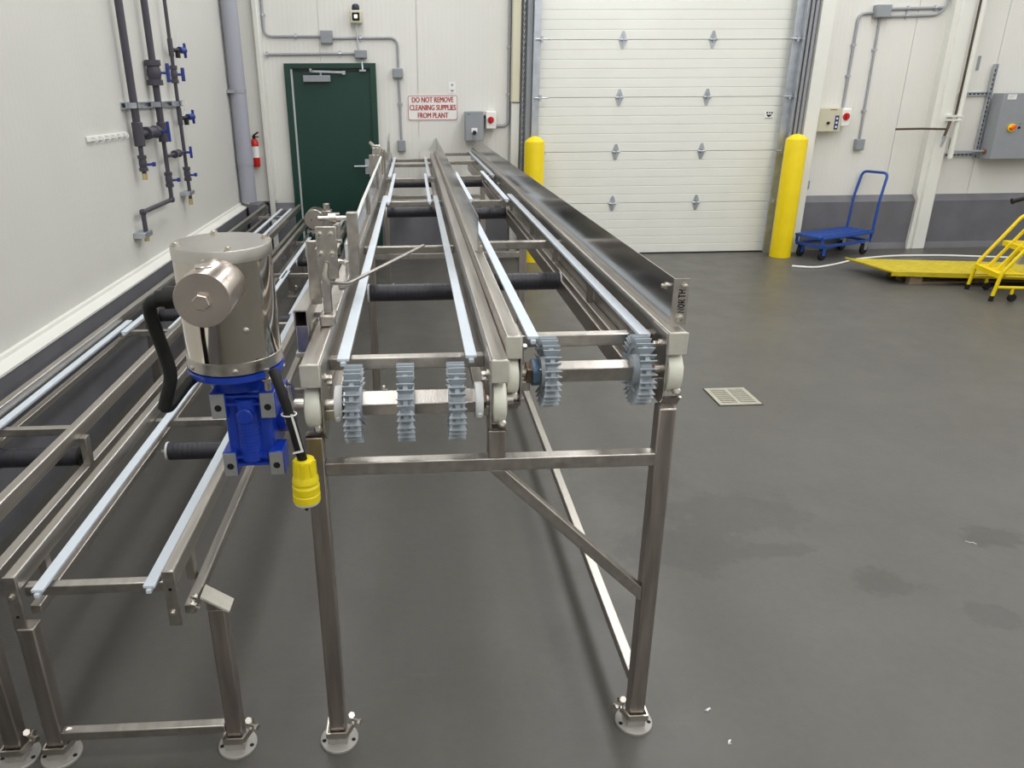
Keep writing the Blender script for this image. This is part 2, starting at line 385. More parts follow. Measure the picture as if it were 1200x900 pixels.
# ------------------------------------------------------------------ bollards
def bollard(x, y, h, r, label):
    b = MB(); b.lathe([(r, 0), (r, h-.07), (r*.96, h-.055), (r*.55, h-.015), (r*.12, h)], (x, y, 0), (0, 0, 1), 28)
    tag(b.build('bollard', yellow_p, ang=25), label, 'bollard', 'yellow bollards flanking the big door')
bollard(4.322, 8.66, 1.387, .120, 'yellow bollard at the right jamb of the sectional door, beside the blue cart')
bollard(1.34, 8.66, 1.387, .112, 'yellow bollard at the left jamb of the sectional door, seen behind the conveyor')

# ------------------------------------------------------------------ wall fixtures, back wall
CW = 9.07
def conduit(name, pts, label, clips=(), r=0.0135, rad=0.09, m=cond_m):
    b = MB()
    b.tube(arc(pts, rad), r, 8)
    o = tag(b.build(name, m), label, 'conduit')
    for x, z, vert in clips:
        c = MB()
        if vert:
            c.box(x - 0.03, x + 0.03, CW - 0.004, YB - 0.014, z - 0.011, z + 0.011)
            c.cyl((x, CW, z - 0.011), (x, CW, z + 0.011), r + 0.004, 8)
        else:
            c.box(x - 0.011, x + 0.011, CW - 0.004, YB - 0.014, z - 0.03, z + 0.03)
            c.cyl((x - 0.011, CW, z), (x + 0.011, CW, z), r + 0.004, 8)
        c.build('clip', galv, o)
    return o
def jbox(x0, x1, z0, z1, d, label, name='junction_box', m=box_gray):
    o = tag(MB().box(x0, x1, YB - 0.014 - d, YB - 0.0145, z0, z1).build(name, m, bevel=0.006), label, 'box')
    c = MB()
    c.box(x0 + 0.008, x1 - 0.008, YB - 0.018 - d, YB - 0.014 - d, z0 + 0.008, z1 - 0.008)
    for sx in (x0 + 0.016, x1 - 0.016):
        c.cyl((sx, YB - 0.021 - d, (z0 + z1) / 2), (sx, YB - 0.018 - d, (z0 + z1) / 2), 0.005, 6)
    c.build('cover', m, o, bevel=0.002)
    return o
conduit('conduit', [(-1.5801, CW, 3.6), (-1.5901, CW, 2.4221), (-0.9802, CW, 2.4221)], 'grey conduit bending down from above and running to the square box over the green door', ((-1.5901, 2.6376, 1), (-1.2518, 2.4221, 0)))
jbox(-0.9808, -0.8511, 2.3474, 2.4793, 0.06, 'square grey junction box above the green door closer')
conduit('conduit', [(-0.8503, CW, 2.4031), (-0.1478, CW, 2.4061), (-0.1478, CW, 2.1061)], 'grey conduit from the square box bending down beside the green door', ((-0.5492, 2.4041, 0),))
jbox(-0.2133, -0.0977, 1.9963, 2.0964, 0.06, 'grey junction box right of the green door frame top')
conduit('conduit', [(-0.1467, CW, 1.996), (-0.1379, CW, 1.3335)], 'straight vertical grey conduit running down to the outlet left of the red lettered sign', ((-0.1438, 1.7269, 1),))
jbox(-0.1829, -0.0929, 1.212, 1.3363, 0.06, 'small grey outlet box at the conduit foot left of the conveyor end', 'outlet_box')
conduit('conduit', [(-1.5841, CW, 2.2424), (-0.6165, CW, 2.2483)], 'lower horizontal grey conduit just above the green door frame', ((-1.5791, 2.2424, 0), (-0.7852, 2.2473, 0)))
jbox(-0.6201, -0.4882, 2.2002, 2.283, 0.07, 'wide grey junction box just above the green door frame, under the lamp')
b = MB()
b.tube([(-0.5906, CW-.03, 2.5405), (-0.5788, CW-.03, 2.2845)], 0.01, 8)
tag(b.build('conduit', galv), 'short grey conduit stub between the beige lamp and the grey box above the door', 'conduit')
t = thing('emergency_lamp', (-0.5835, 9.0, 2.5419), 'beige emergency lamp with a bright square lens mounted above the green door', 'lamp')
MB().box(-0.6505, -0.5195, 8.98, YB - 0.0145, 2.5419, 2.6734).build('body', box_beige, t, bevel=0.015)
MB().box(-0.6229, -0.5441, 8.968, 8.982, 2.5711, 2.649).build('bezel', dark_hole, t, bevel=0.01)
MB().box(-0.6012, -0.5667, 8.962, 8.97, 2.5925, 2.6276).build('lens', lens_m, t, bevel=0.006)  # small square set to emit for a bright white centre
MB().lathe([(0.04, 0), (0.042, 0.02), (0.04, 0.045), (0.028, 0.06), (0.008, 0.066)], (-0.5856, 9.035, 2.6736), (0, 0, 1), 16).build('dome', dark_glass, t)
sg = MB()
r_ = 0.02
X0, X1, Z0, Z1 = (-.0585, .516, 1.545, 1.820)
def rrect(x0, x1, z0, z1, r, y, n=4):
    out = []
    for cx, cz, a0 in ((x1 - r, z1 - r, 0), (x0 + r, z1 - r, 90), (x0 + r, z0 + r, 180), (x1 - r, z0 + r, 270)):
        for k in range(n + 1):
            a = R(a0 + 90 * k / n)
            out.append((cx + r * math.cos(a), y, cz + r * math.sin(a)))
    return out
sg.prism(rrect(X0, X1, Z0, Z1, 0.025, 9.08), (0, 0.0055, 0))
sg = tag(sg.build('wall_sign', sign_white), 'white sign with red border and red lettering right of the green door', 'sign')
b = MB()
o_ = rrect(X0 + 0.006, X1 - 0.006, Z0 + 0.006, Z1 - 0.006, 0.022, 9.0785)
i_ = rrect(X0 + 0.012, X1 - 0.012, Z0 + 0.012, Z1 - 0.012, 0.018, 9.0785)
n = len(o_)
b.add(o_ + i_, [(k, k + n, (k + 1) % n + n, (k + 1) % n) for k in range(n)])
b.build('border', sign_red, sg)
b = MB()
wall_text(b, 'DO NOT REMOVE', 0.082, 0.228, 9.0785, 1.765, 0.0021, 0.71)
wall_text(b, 'CLEANING SUPPLIES', 0.082, 0.229, 9.0785, 1.682, 0.0021, 0.71)
wall_text(b, 'FROM PLANT', 0.082, 0.229, 9.0785, 1.599, 0.0021, 0.71)
b.build('lettering', sign_red, sg)
stk = tag(MB().box(0.414, 0.4887, 9.082, 9.0855, 1.8355, 1.9554).build('wall_sticker', sign_white), 'small white paper sticker above the right end of the red lettered sign', 'sticker')
b = MB()
b.box(0.4402, 0.4615, 9.08, 9.082, 1.91, 1.9342)
b.prism([(0.4256, 9.08, 1.8713), (0.4761, 9.08, 1.8713), (0.4509, 9.08, 1.8452)], (0, 0.002, 0))
b.build('printed_mark', box_gray, stk)
t = thing('disconnect_box', (0.6898, 8.97, 1.3292), 'tall grey disconnect box on the back wall behind the conveyor end', 'box')
MB().box(0.5891, 0.794, 8.9, YB - 0.0145, 1.3294, 1.6429).build('enclosure', box_gray, t, bevel=0.006)
MB().box(0.6558, 0.7234, 8.896, 8.9, 1.4211, 1.4693).build('label_plate', sign_white, t)
MB().cyl((0.6896, 8.902, 1.4211), (0.6896, 8.872, 1.4211), 0.022, 14, ch=0.003).build('rotary_switch', black_pl, t)
MB().box(0.607, 0.64, 8.897, 8.9, 1.612, 1.624).build('maker_plate', mat('teal print', (70, 150, 150), .5), t)
b = MB()
b.cyl((0.7943, 9.01, 1.5868), (0.8252, 9.01, 1.5868), 0.016, 10)
b.build('nipple', black_pl, t)
t = thing('emergency_switch', (0.8831, 9.0, 1.4549), 'small white switch box with a red rotary knob right of the grey disconnect', 'switch')
MB().box(0.825, 0.9426, 8.95, YB - 0.0145, 1.4549, 1.6428).build('enclosure', sign_white, t, bevel=0.01)
MB().cyl((0.878, 8.95, 1.5514), (0.878, 8.935, 1.5514), 0.036, 18, ch=0.003).build('knob_plate', red_p, t)
MB().box(0.8701, 0.8856, 8.912, 8.936, 1.5226, 1.5823).build('knob_grip', red_p, t, bevel=0.004)
conduit('conduit', [(1.0905, CW, 3.8), (1.0905, CW, 1.4824), (0.9432, CW, 1.4824)], 'grey conduit running down beside the cream strip into the white red-knob switch', ((1.0905, 2.3137, 1), (1.0905, 1.8224, 1)), 0.018, 0.12)
t = thing('control_box', (4.8081, 9.01, 1.394), 'beige control box with blue stripe on the back wall above the blue cart', 'box')
MB().box(4.683, 4.9603, 8.95, YB - 0.0145, 1.3919, 1.6512).build('enclosure', box_beige, t, bevel=0.006)
MB().cyl((4.8055, 8.95, 1.4878), (4.8055, 8.935, 1.4878), 0.017, 12).build('lock', black_pl, t)
b = MB()
b.box(4.8829, 4.9283, 8.9465, 8.95, 1.4152, 1.5695)
b.build('blue_sticker', blue_st, t)
b = MB()
for k in range(3):
    MB().cyl((4.9056, 8.9468, 1.445 + k * 0.046), (4.9056, 8.944, 1.445 + k * 0.046), 0.012, 10).build('push_button', sign_white, t)
MB().box(4.81, 4.89, 8.9475, 8.95, 1.628, 1.637).build('maker_strip', mat('rust print', (150, 90, 60), .6), t)
t = thing('emergency_switch', (5.0072, 8.99, 1.45), 'small white switch box with a red rotary knob attached to the beige control box', 'switch')
MB().box(4.962, 5.0645, 8.95, YB - 0.0145, 1.4499, 1.6462).build('enclosure', sign_white, t, bevel=0.01)
MB().cyl((5.0098, 8.95, 1.5575), (5.0098, 8.936, 1.5575), 0.04, 18, ch=0.003).build('knob_plate', red_p, t)
MB().box(5.0014, 5.0159, 8.914, 8.937, 1.5277, 1.5875).build('knob_grip', red_p, t, bevel=0.004)
MB().box(4.9737, 5.0526, 8.948, 8.95, 1.6153, 1.6322).build('label_plate', paper, t)
conduit('conduit', [(5.0195, CW, 1.6438), (5.024, CW, 2.6395), (5.1827, CW, 2.6488)], 'grey conduit rising from the red knob switch and bending to the square box high up', ((5.0213, 1.9944, 1), (5.0231, 2.3216, 1)), 0.016, 0.13)
jbox(5.1827, 5.3591, 2.5964, 2.7271, 0.08, 'square grey junction box high on the wall right of the sectional door')
conduit('conduit', [(5.275, CW, 2.5961), (5.2867, CW, 1.3031)], 'thin straight grey conduit dropping to the outlet box above the blue cart', ((5.2777, 2.2693, 1), (5.2822, 1.6158, 1)))
jbox(5.2325, 5.3383, 1.1769, 1.303, 0.06, 'grey outlet box at the foot of the thin conduit above the blue cart', 'outlet_box')
conduit('conduit', [(5.3606, CW, 2.6853), (6.005, CW, 2.702)], 'upper of two horizontal grey conduits running from the high square box to the column', ((5.5804, 2.6899, 0), (5.90, 2.699, 0)), 0.017)
conduit('conduit', [(5.3605, CW, 2.6115), (5.95, CW, 2.628), (6.032, CW, 2.75), (6.032, CW, 3.7)], 'lower of two horizontal grey conduits from the high square box, bending up at the column', ((5.5803, 2.618, 0),), 0.017)
jbox(4.6827, 4.7511, 0.7304, 0.8288, 0.05, 'small grey outlet low on the wall behind the right bollard', 'outlet_box')
MB().box(6.1338, 6.2913, 8.95, YB + 0.02, 0, ZC).build('trim_8', trim_w, kind='structure', bevel=0.008)
MB().prism([(6.0863, 8.98, 0.0), (6.1354, 8.98, 0.0), (6.1354, 8.98, ZC), (6.0685, 8.98, ZC), (6.0685, 8.98, 0.6953), (6.1042, 8.98, 0.6026)], (0, 0.11, 0)).build('trim_9', trim_w, kind='structure')
t = thing('standpipe', (6.3233, 8.92, 1.0802), 'white vertical pipe with a dark cable clamped to the right edge of the white column', 'pipe')
MB().cyl((6.3455, 8.92, 1.0797), (6.3455, 8.92, 4.2), 0.03, 14).build('pipe', trim_w, t)
MB().tube([(6.3076, 8.925, 4.2), (6.3059, 8.925, 1.8208), (6.3014, 8.925, 1.5692)], 0.012, 8).build('cable', brown_rod, t)
b = MB()
b.box(6.2102, 6.3745, 8.884, 8.95, 1.5019, 1.5204)
b.box(6.2102, 6.3745, 8.884, 8.95, 1.5436, 1.562)
b.build('clamp', trim_w, t)
t = thing('pull_lever', (6.1871, 8.87, 1.2223), 'dark steel lever rod sticking out left from the white column', 'lever')
MB().tube([(5.5846, 8.87, 1.4165), (5.884, 8.87, 1.4202), (6.2012, 8.87, 1.4127)], 0.012, 8).build('rod', brown_rod, t)
b = MB()
b.tube([(6.232, 8.89, 1.4995), (6.2008, 8.87, 1.4051), (6.1786, 8.87, 1.3052)], 0.016, 8)
b.build('pivot', brown_rod, t)
b = MB()
b.tube([(6.1866, 8.86, 1.3337), (6.1643, 8.86, 1.2134)], [0.022, 0.012], 8)
b.build('grip', galv, t)
t = thing('control_cabinet', (7.1288, 8.95, 1.0715), 'large grey control cabinet with a red and yellow rotary switch at the right edge', 'cabinet')
MB().box(6.7804, 7.6034, 8.85, 9.035, 1.0707, 1.7989).build('enclosure', box_gray, t, bevel=0.006)
MB().box(6.8273, 6.9329, 8.847, 8.85, 1.7311, 1.7863).build('label_plate', sign_white, t)
b = MB()
for k in range(3):
    b.box(6.84, 6.92 - 0.02 * k, 8.8455, 8.847, 1.772 - k * 0.014, 1.775 - k * 0.014)
b.build('print', box_gray, t)
MB().cyl((6.9543, 8.85, 1.421), (6.9543, 8.828, 1.421), 0.046, 20, ch=0.004).build('switch_plate', yellow_k, t)
b = MB()
b.bar((6.9263, 8.815, 1.4072), (6.9834, 8.815, 1.4394), 0.034, 0.03, (0, 1, 0))
b.build('switch_knob', orange, t, bevel=0.005)
for k in range(4):
    MB().box(7.04 + k * 0.083, 7.064 + k * 0.083, 8.84, 8.85, 1.412, 1.436).build('selector', black_pl, t)
    MB().box(7.04 + k * 0.083, 7.07 + k * 0.083, 8.8465, 8.85, 1.465, 1.472).build('caption', green_led, t)
b = MB()
b.cyl((6.7856, 8.95, 1.1531), (6.7635, 8.95, 1.1531), 0.03, 14)
b.build('cable_hub', mat('copper hub', (150, 96, 74), .5, .4), t)
def strut(p, q, label):
    p, q = (V(p), V(q))
    d = (q - p).normalized()
    b = MB()
    wdir = V((0, 1, 0))
    sd = d.cross(wdir)
    b.bar(p, q, 0.041, 0.006, (0, 1, 0))
    b.bar(p + sd * 0.018, q + sd * 0.018, 0.006, 0.035, (0, 1, 0))
    b.bar(p - sd * 0.018, q - sd * 0.018, 0.006, 0.035, (0, 1, 0))
    o = tag(b.build('strut_channel', galv, smooth=False), label, 'strut')
    h = MB()
    n = int((q - p).length / 0.05)
    for k in range(n):
        c = p + d * (0.025 + 0.05 * k) + V((0, -0.0045, 0))
        h.bar(c - d * 0.014, c + d * 0.014, 0.014, 0.003, (0, 1, 0))
    h.build('slot', dark_hole, o)['kind'] = 'stuff'
    return o
strut((6.7478, 9.05, 1.0701), (6.7478, 9.05, 2.1134), 'vertical slotted steel strut left of the grey control cabinet')
strut((6.4037, 9.075, 1.7897), (6.7938, 9.075, 1.7944), 'upper horizontal slotted strut between the column and the control cabinet')
strut((6.377, 9.075, 1.1066), (6.7319, 9.075, 1.1094), 'lower horizontal slotted strut between the column and the control cabinet')
b = MB()
b.tube(arc([(6.3814, 9.02, 1.3052), (6.3814, 9.02, 1.1528), (6.7668, 8.95, 1.1574)], 0.08), 0.014, 8)
tag(b.build('conduit', cond_m), 'grey conduit entering the lower left side of the control cabinet', 'conduit')
tag(MB().box(6.5371, 6.5726, 9.082, 9.0855, 2.0453, 2.2025).build('torn_patch', box_gray), 'grey torn patch on the white wall right of the column', 'patch')
# ------------------------------------------------------------------ left wall: water pipes
PX = -1.87
def pv(b, y, z0, z1, r): b.cyl((PX, y, z0), (PX, y, z1), r, 12)
def tee_handle(parent, base, d, L=.05, wd=.10, axis=(0, 0, 1)):
    base, d, axis = V(base), V(d).normalized(), V(axis); b = MB(); b.cyl(base, base+d*L, .010, 8); e = base+d*L
    b.bar(e-axis*wd/2, e+axis*wd/2, .028, .020, d); b.build('valve_handle', blue_h, parent, bevel=.003)
def valve_body(parent, c, ax, r, L):
    c, ax = V(c), V(ax).normalized(); prof = [(r*.72, -L/2), (r*1.0, -L/2), (r*1.0, -L*.28), (r*.78, -L*.26), (r*.9, -L*.1), (r*.9, L*.1), (r*.78, L*.26), (r*1.0, L*.28), (r*1.0, L/2), (r*.72, L/2)]
    return MB().lathe(prof, c, ax, 12).build('valve_body', pvc_dk, parent, ang=30)
t = thing('water_pipe', (PX, 5.495, 1.29), 'thick dark grey water pipe on the left wall, leftmost of three, ending in brass', 'pipe')
b = MB(); pv(b, 5.495, 1.511, 4.4, .026); b.build('pipe', pvc_dk, t)
MB().cyl((PX, 5.495, 1.506), (PX, 5.495, 1.664), .036, 14, ch=.004).build('tee_fitting', pvc_dk, t)
b = MB(); pv(b, 5.495, 1.322, 1.511, .016); b.build('drop_pipe', pvc_dk, t)
vb = valve_body(t, (PX, 5.495, 1.395), (0, 0, 1), .030, .105); tee_handle(t, (PX+.02, 5.505, 1.385), (.8, .5, 0), .05, .03, (0, 1, 0))
MB().cyl((PX, 5.495, 1.285), (PX, 5.495, 1.327), .018, 10).build('brass_end', brass, t)
t = thing('water_pipe', (PX, 6.014, 0.9), 'dark grey water pipe with large union valve, middle of three, elbowing low', 'pipe')
b = MB(); pv(b, 6.014, 1.638, 4.4, .025); b.build('pipe', pvc_dk, t)
valve_body(t, (PX, 6.014, 1.985), (0, 0, 1), .056, .17); tee_handle(t, (PX+.04, 6.024, 1.985), (.75, .66, 0), .06, .13)
MB().cyl((PX, 6.014, 1.506), (PX, 6.014, 1.648), .034, 14, ch=.004).build('tee_fitting', pvc_dk, t)
b = MB(); b.tube(arc([(PX, 6.014, 1.511), (PX, 6.014, 1.083), (PX, 5.35, 1.083), (PX, 5.35, 0.932)], .02, 3), .016, 10); b.build('drop_pipe', pvc_dk, t)
for p in ((6.014, 1.083), (5.35, 1.083)): MB().lathe([(.0, -.024), (.018, -.018), (.024, 0), (.018, .018), (0, .024)], (PX, p[0], p[1]), (1, 0, 0), 12).build('elbow', pvc_dk, t)
valve_body(t, (PX, 6.014, 1.232), (0, 0, 1), .030, .11); tee_handle(t, (PX+.02, 6.024, 1.227), (.8, .5, 0), .05, .03, (0, 1, 0))
MB().cyl((PX, 5.35, 0.885), (PX, 5.35, 0.932), .018, 10).build('brass_end', brass, t)
MB().cyl((PX, 5.535, 1.585), (PX, 5.974, 1.585), .022, 12).build('crossover', pvc_dk, t)
valve_body(t, (PX, 5.764, 1.585), (0, 1, 0), .044, .24); tee_handle(t, (PX+.04, 5.864, 1.585), (1, .2, 0), .05, .14)
b = MB(); b.box(XL+.001, PX+.02, 5.265, 5.425, 0.916, 0.953); b.build('pipe_clip', galv, t, bevel=.003)
t = thing('water_pipe', (PX, 6.51, 0.985), 'thin dark grey water pipe with side taps, rightmost of three on the left wall', 'pipe')
b = MB(); pv(b, 6.51, 1.027, 4.4, .0145); b.build('pipe', pvc_dk, t)
valve_body(t, (PX, 6.51, 1.985), (0, 0, 1), .030, .13); tee_handle(t, (PX+.02, 6.52, 1.985), (.7, .7, 0), .05, .10)
valve_body(t, (PX, 6.51, 1.227), (0, 0, 1), .030, .11); tee_handle(t, (PX+.02, 6.52, 1.216), (.7, .7, 0), .05, .03, (0, 1, 0))
for z in (2.164, 1.659):
    MB().cyl((PX, 6.51, z-.05), (PX, 6.51, z+.08), .02, 12, ch=.003).build('tee_fitting', pvc_dk, t)
    b = MB(); b.cyl((PX, 6.53, z), (PX+.02, 6.66, z), .016, 10); b.cyl((PX+.015, 6.63, z+.005), (PX+.015, 6.63, z-.055), .02, 10); b.build('side_tap', black_pl, t)
    b = MB(); b.tube([(PX+.01, 6.6, z+.01), (PX+.02, 6.68, z+.13)], .003, 5); b.build('tap_wire', galv, t)
    MB().cyl((PX+.02, 6.66, z+.005), (PX+.035, 6.76, z+.005), .025, 10).build('valve_neck', blue_h, t)
    b = MB(); b.bar((PX+.036, 6.77, z-.05), (PX+.036, 6.77, z+.06), .02, .018, (0, 1, 0)); b.build('valve_handle', blue_h, t, bevel=.003)
MB().cyl((PX, 6.044, 1.401), (PX, 6.49, 1.401), .013, 10).build('crossover', pvc_dk, t)
valve_body(t, (PX, 6.3, 1.401), (0, 1, 0), .030, .13); tee_handle(t, (PX+.02, 6.44, 1.401), (1, .2, 0), .05, .09)
b = MB(); b.box(XL+.001, PX+.02, 6.43, 6.59, 1.058, 1.09); b.build('pipe_clip', galv, t, bevel=.003)
MB().cyl((PX, 6.51, 0.979), (PX, 6.51, 1.027), .018, 10).build('brass_end', brass, t)
t = thing('pipe_strut', (XL+.02, 6.0, 1.70), 'horizontal galvanised strut clamping the three water pipes to the left wall', 'strut')
b = MB(); b.box(XL+.001, XL+.008, 5.405, 6.76, 1.748, 1.79); b.box(XL+.008, XL+.030, 5.405, 6.76, 1.748, 1.755); b.box(XL+.008, XL+.030, 5.405, 6.76, 1.784, 1.79); b.build('channel', galv, t, smooth=False)
for y, r in ((5.495, .03), (6.014, .029), (6.51, .018)):
    b = MB(); b.box(PX+r+.001, PX+r+.005, y-r-.006, y+r+.006, 1.751, 1.787)
    for q in (-1, 1): b.box(XL+.030, PX+r+.005, y+q*(r+.0035)-.0025, y+q*(r+.0035)+.0025, 1.751, 1.787); b.box(XL+.030, XL+.034, y+q*(r+.025)-.022, y+q*(r+.025)+.022, 1.751, 1.787)
    b.build('clamp', galv, t)
t = thing('downpipe', (-1.836, 8.6, .66), 'pale grey drainpipe running down the far left corner of the room', 'pipe')
MB().cyl((-1.836, 8.6, .725), (-1.836, 8.6, 4.5), .085, 24).build('pipe', pvc_lt, t)
MB().cyl((-1.836, 8.6, 1.12), (-1.836, 8.6, 1.24), .090, 24).build('coupling', pvc_lt, t)
b = MB(); b.cyl((-1.836, 8.6, 1.85), (-1.836, 8.6, 1.885), .090, 24); b.box(XL+.001, -1.85, 8.49, 8.71, 1.85, 1.885); b.build('pipe_strap', cond_m, t)
MB().box(XL+.106, -1.70, 8.46, 8.70, 0, .72).build('trim_10', wainscot_m, kind='structure', bevel=.01)
t = thing('fire_extinguisher', (-1.76, 8.9, 1.06), 'red fire extinguisher hanging behind the corner drainpipe', 'extinguisher')
EX, EY, EZ = -1.775, 8.895, 1.075
MB().lathe([(.040, 0), (.045, .01), (.045, .10)], (EX, EY, EZ), (0, 0, 1), 18).build('body', red_p, t)
MB().lathe([(.0452, .10), (.0452, .22)], (EX, EY, EZ), (0, 0, 1), 18).build('label_band', sign_white, t)
MB().lathe([(.045, .22), (.045, .26), (.03, .29), (.018, .30)], (EX, EY, EZ), (0, 0, 1), 18).build('shoulder', red_p, t)
b = MB(); b.cyl((EX, EY, EZ+.30), (EX, EY, EZ+.335), .018); b.bar((EX, EY, EZ+.335), (EX+.055, EY-.03, EZ+.37), .02, .012); b.bar((EX, EY, EZ+.325), (EX+.055, EY-.03, EZ+.32), .02, .01); b.build('valve_lever', black_pl, t)
t = thing('hook_rail', (XL+.01, 5.1, 1.57), 'white rail of small coat hooks on the left wall beside the pipes', 'hook rail')
MB().box(XL+.001, XL+.012, 4.76, 5.42, 1.575, 1.607).build('back_strip', trim_w, t, bevel=.003)
for k in range(6):
    y = 4.83+k*.105; b = MB(); b.tube(arc([(XL+.012, y, 1.60), (XL+.04, y, 1.593), (XL+.04, y, 1.572), (XL+.024, y, 1.568)], .012, 3), .005, 6); b.build('hook', white_pl, t)
t = thing('wall_outlet', (-1.9, 3.58, 1.17), 'grey outlet box on the left wall at the left edge of the view', 'box')
MB().box(XL+.001, -1.885, 3.34, 3.50, 1.165, 1.25).build('enclosure', box_gray, t, bevel=.006)

# ------------------------------------------------------------------ floor drain and litter
t = thing('floor_drain', (2.005, 4.37, 0), 'square slotted metal drain grate set in the grey floor', 'drain')
b = MB(); x0, x1, y0, y1 = 1.872, 2.141, 4.226, 4.510
b.box(x0, x1, y0, y0+.02, .0005, .006); b.box(x0, x1, y1-.02, y1, .0005, .006); b.box(x0, x0+.025, y0+.02, y1-.02, .0005, .006); b.box(x1-.025, x1, y0+.02, y1-.02, .0005, .006); b.box(1.9975, 2.0155, y0+.02, y1-.02, .0005, .006)
b.build('frame', grate_m, t)
MB().box(x0+.02, x1-.02, y0+.01, y1-.01, .0002, .0012).build('pit', dark_hole, t)
b = MB(); b.box(x0-.008, x1+.008, y0-.008, y1+.008, .0001, .0010); b.build('gap_line', dark_hole, t)
slot = None
for k in range(10):
    for xa, xb in ((x0+.025, 1.9975), (2.0155, x1-.025)):
        yy = y0+.030+k*.0249; MB().box(xa, xb, yy-.007, yy+.007, .0012, .0055).build('grate_bar', grate_m, t, smooth=False)
for (x, y, s, a, lb) in ((.888, 1.80, .012, .4, 'tiny white paper scrap on the floor right of the tall right leg'), (.905, 1.672, .010, 1.2, 'tiny white crumb on the floor nearest the bottom edge'), (2.37, 2.655, .02, -.5, 'thin white thread curled on the grey floor at far right')):
    b = MB(); n = 7; p = [(x+s*math.cos(a)*(k/3-1)+.004*math.sin(k*2), y+s*math.sin(a)*(k/3-1)+.004*math.cos(k*1.7), .002) for k in range(n)]
    b.tube(p, [.0015, .003, .004, .003, .003, .002, .001] if s < .02 else .0012, 5); tag(b.build('paper_scrap', paper), lb, 'litter')

# ================================================================== CONVEYORS
def leg(parent, x, y, ztop, side=1, wd=.047, m=steel_leg, foot=True):
    h = wd/2
    o = MB().box(x-h, x+h, y-h, y+h, .014, ztop).build('leg', m, parent, bevel=.004)
    b = MB(); b.lathe([(.057, 0), (.057, .007), (.055, .009)], (x, y, 0), (0, 0, 1), 28); b.box(x-h-.004, x+h+.004, y-h-.004, y+h+.004, .008, .030)
    b.build('foot_plate', foot_m, o)
    for s in (-1, 1): MB().cyl((x+s*.044, y-.012, .0085), (x+s*.044, y-.012, .0096), .0065, 10).build('anchor_hole', dark_hole, o)
    g = h+.008; b = MB(); zz = .046
    path = [(x-side*g, y+g, zz), (x-side*g, y-g, zz), (x+side*(g-.006), y-g, zz), (x+side*(g+.014), y-g+.03, zz+.012), (x+side*(g+.016), y+.02, zz+.035)]
    for p, q in zip(path[:-1], path[1:]): b.bar(p, q, .005, .020)
    b.build('clamp_strap', steel_bright, o)
    b = MB(); b.cyl((x+side*(g+.004), y+.005, zz+.030), (x+side*(g+.036), y-.012, zz+.030), .006, 8); b.lathe([(.010, 0), (.010, .008)], (x+side*(g+.030), y-.010, zz+.030), (side, -.5, 0), 6)
    b.lathe([(.010, 0), (.010, .007)], (x+side*(g+.010), y-.006, zz+.052), (.2*side, -.6, .6), 6)
    b.build('clamp_bolt', steel_bright, o)
    return o
def rail(parent, x0, x1, zt, Y0, Y1, side, hgt=.058, drop=.19, cap=True, ledge=True, ledge_z=None, web=True):
    o = MB().box(x0, x1, Y0, Y1, zt-hgt, zt).build('side_rail', steel, parent, bevel=.004)
    xi = x1 if side > 0 else x0
    xs = sorted((xi, xi-side*.004))
    if web: MB().box(xs[0], xs[1], Y0+.035, Y1, zt-drop, zt-hgt).build('rail_web', steel, parent, smooth=False)
    if ledge:
        lz = zt-.135 if ledge_z is None else ledge_z
        xs = sorted((xi, xi+side*.030)); MB().box(xs[0], xs[1], Y0+.03, Y1, lz-.028, lz).build('rail_ledge', steel, parent, bevel=.003)
    return o
def strip(parent, x0, x1, Y0, Y1, zt):
    b = MB(); b.box(x0, x1, Y0, Y1, zt-.009, zt); c = (x0+x1)/2; b.box(c-.007, c+.007, Y0-.008, Y1, zt-.020, zt-.009)
    return b.build('wear_strip', uhmw, parent, bevel=.0015)
def beam(parent, x0, x1, Y, zt, s=.034, name='cross_beam', m=steel):
    return MB().box(x0, x1, Y, Y+s, zt-s, zt).build(name, m, parent, bevel=.003)
def roller(parent, x0, x1, Y, z, r=.037, rim=None):
    n = max(4, int((x1-x0)/.018)); prof = [(r*.9, 0)]
    for k in range(n):
        h0 = (x1-x0)*k/n; h1 = (x1-x0)*(k+1)/n; prof += [(r*.985, h0+.001), (r, h0+.004), (r, h1-.004), (r*.985, h1-.001)]
    prof.append((r*.9, x1-x0))
    o = MB().lathe(prof, (x0, Y, z), (1, 0, 0), 20).build('return_roller', roller_m, parent)
    for xx, d in ((x0, -1), (x1, 1)):
        b = MB(); b.cyl((xx, Y, z), (xx+d*.008, Y, z), r+.002, 20); b.cyl((xx+d*.008, Y, z), (xx+d*.03, Y, z), .008, 8)
        b.build('roller_rim', rim or white_pl, o)
    return o
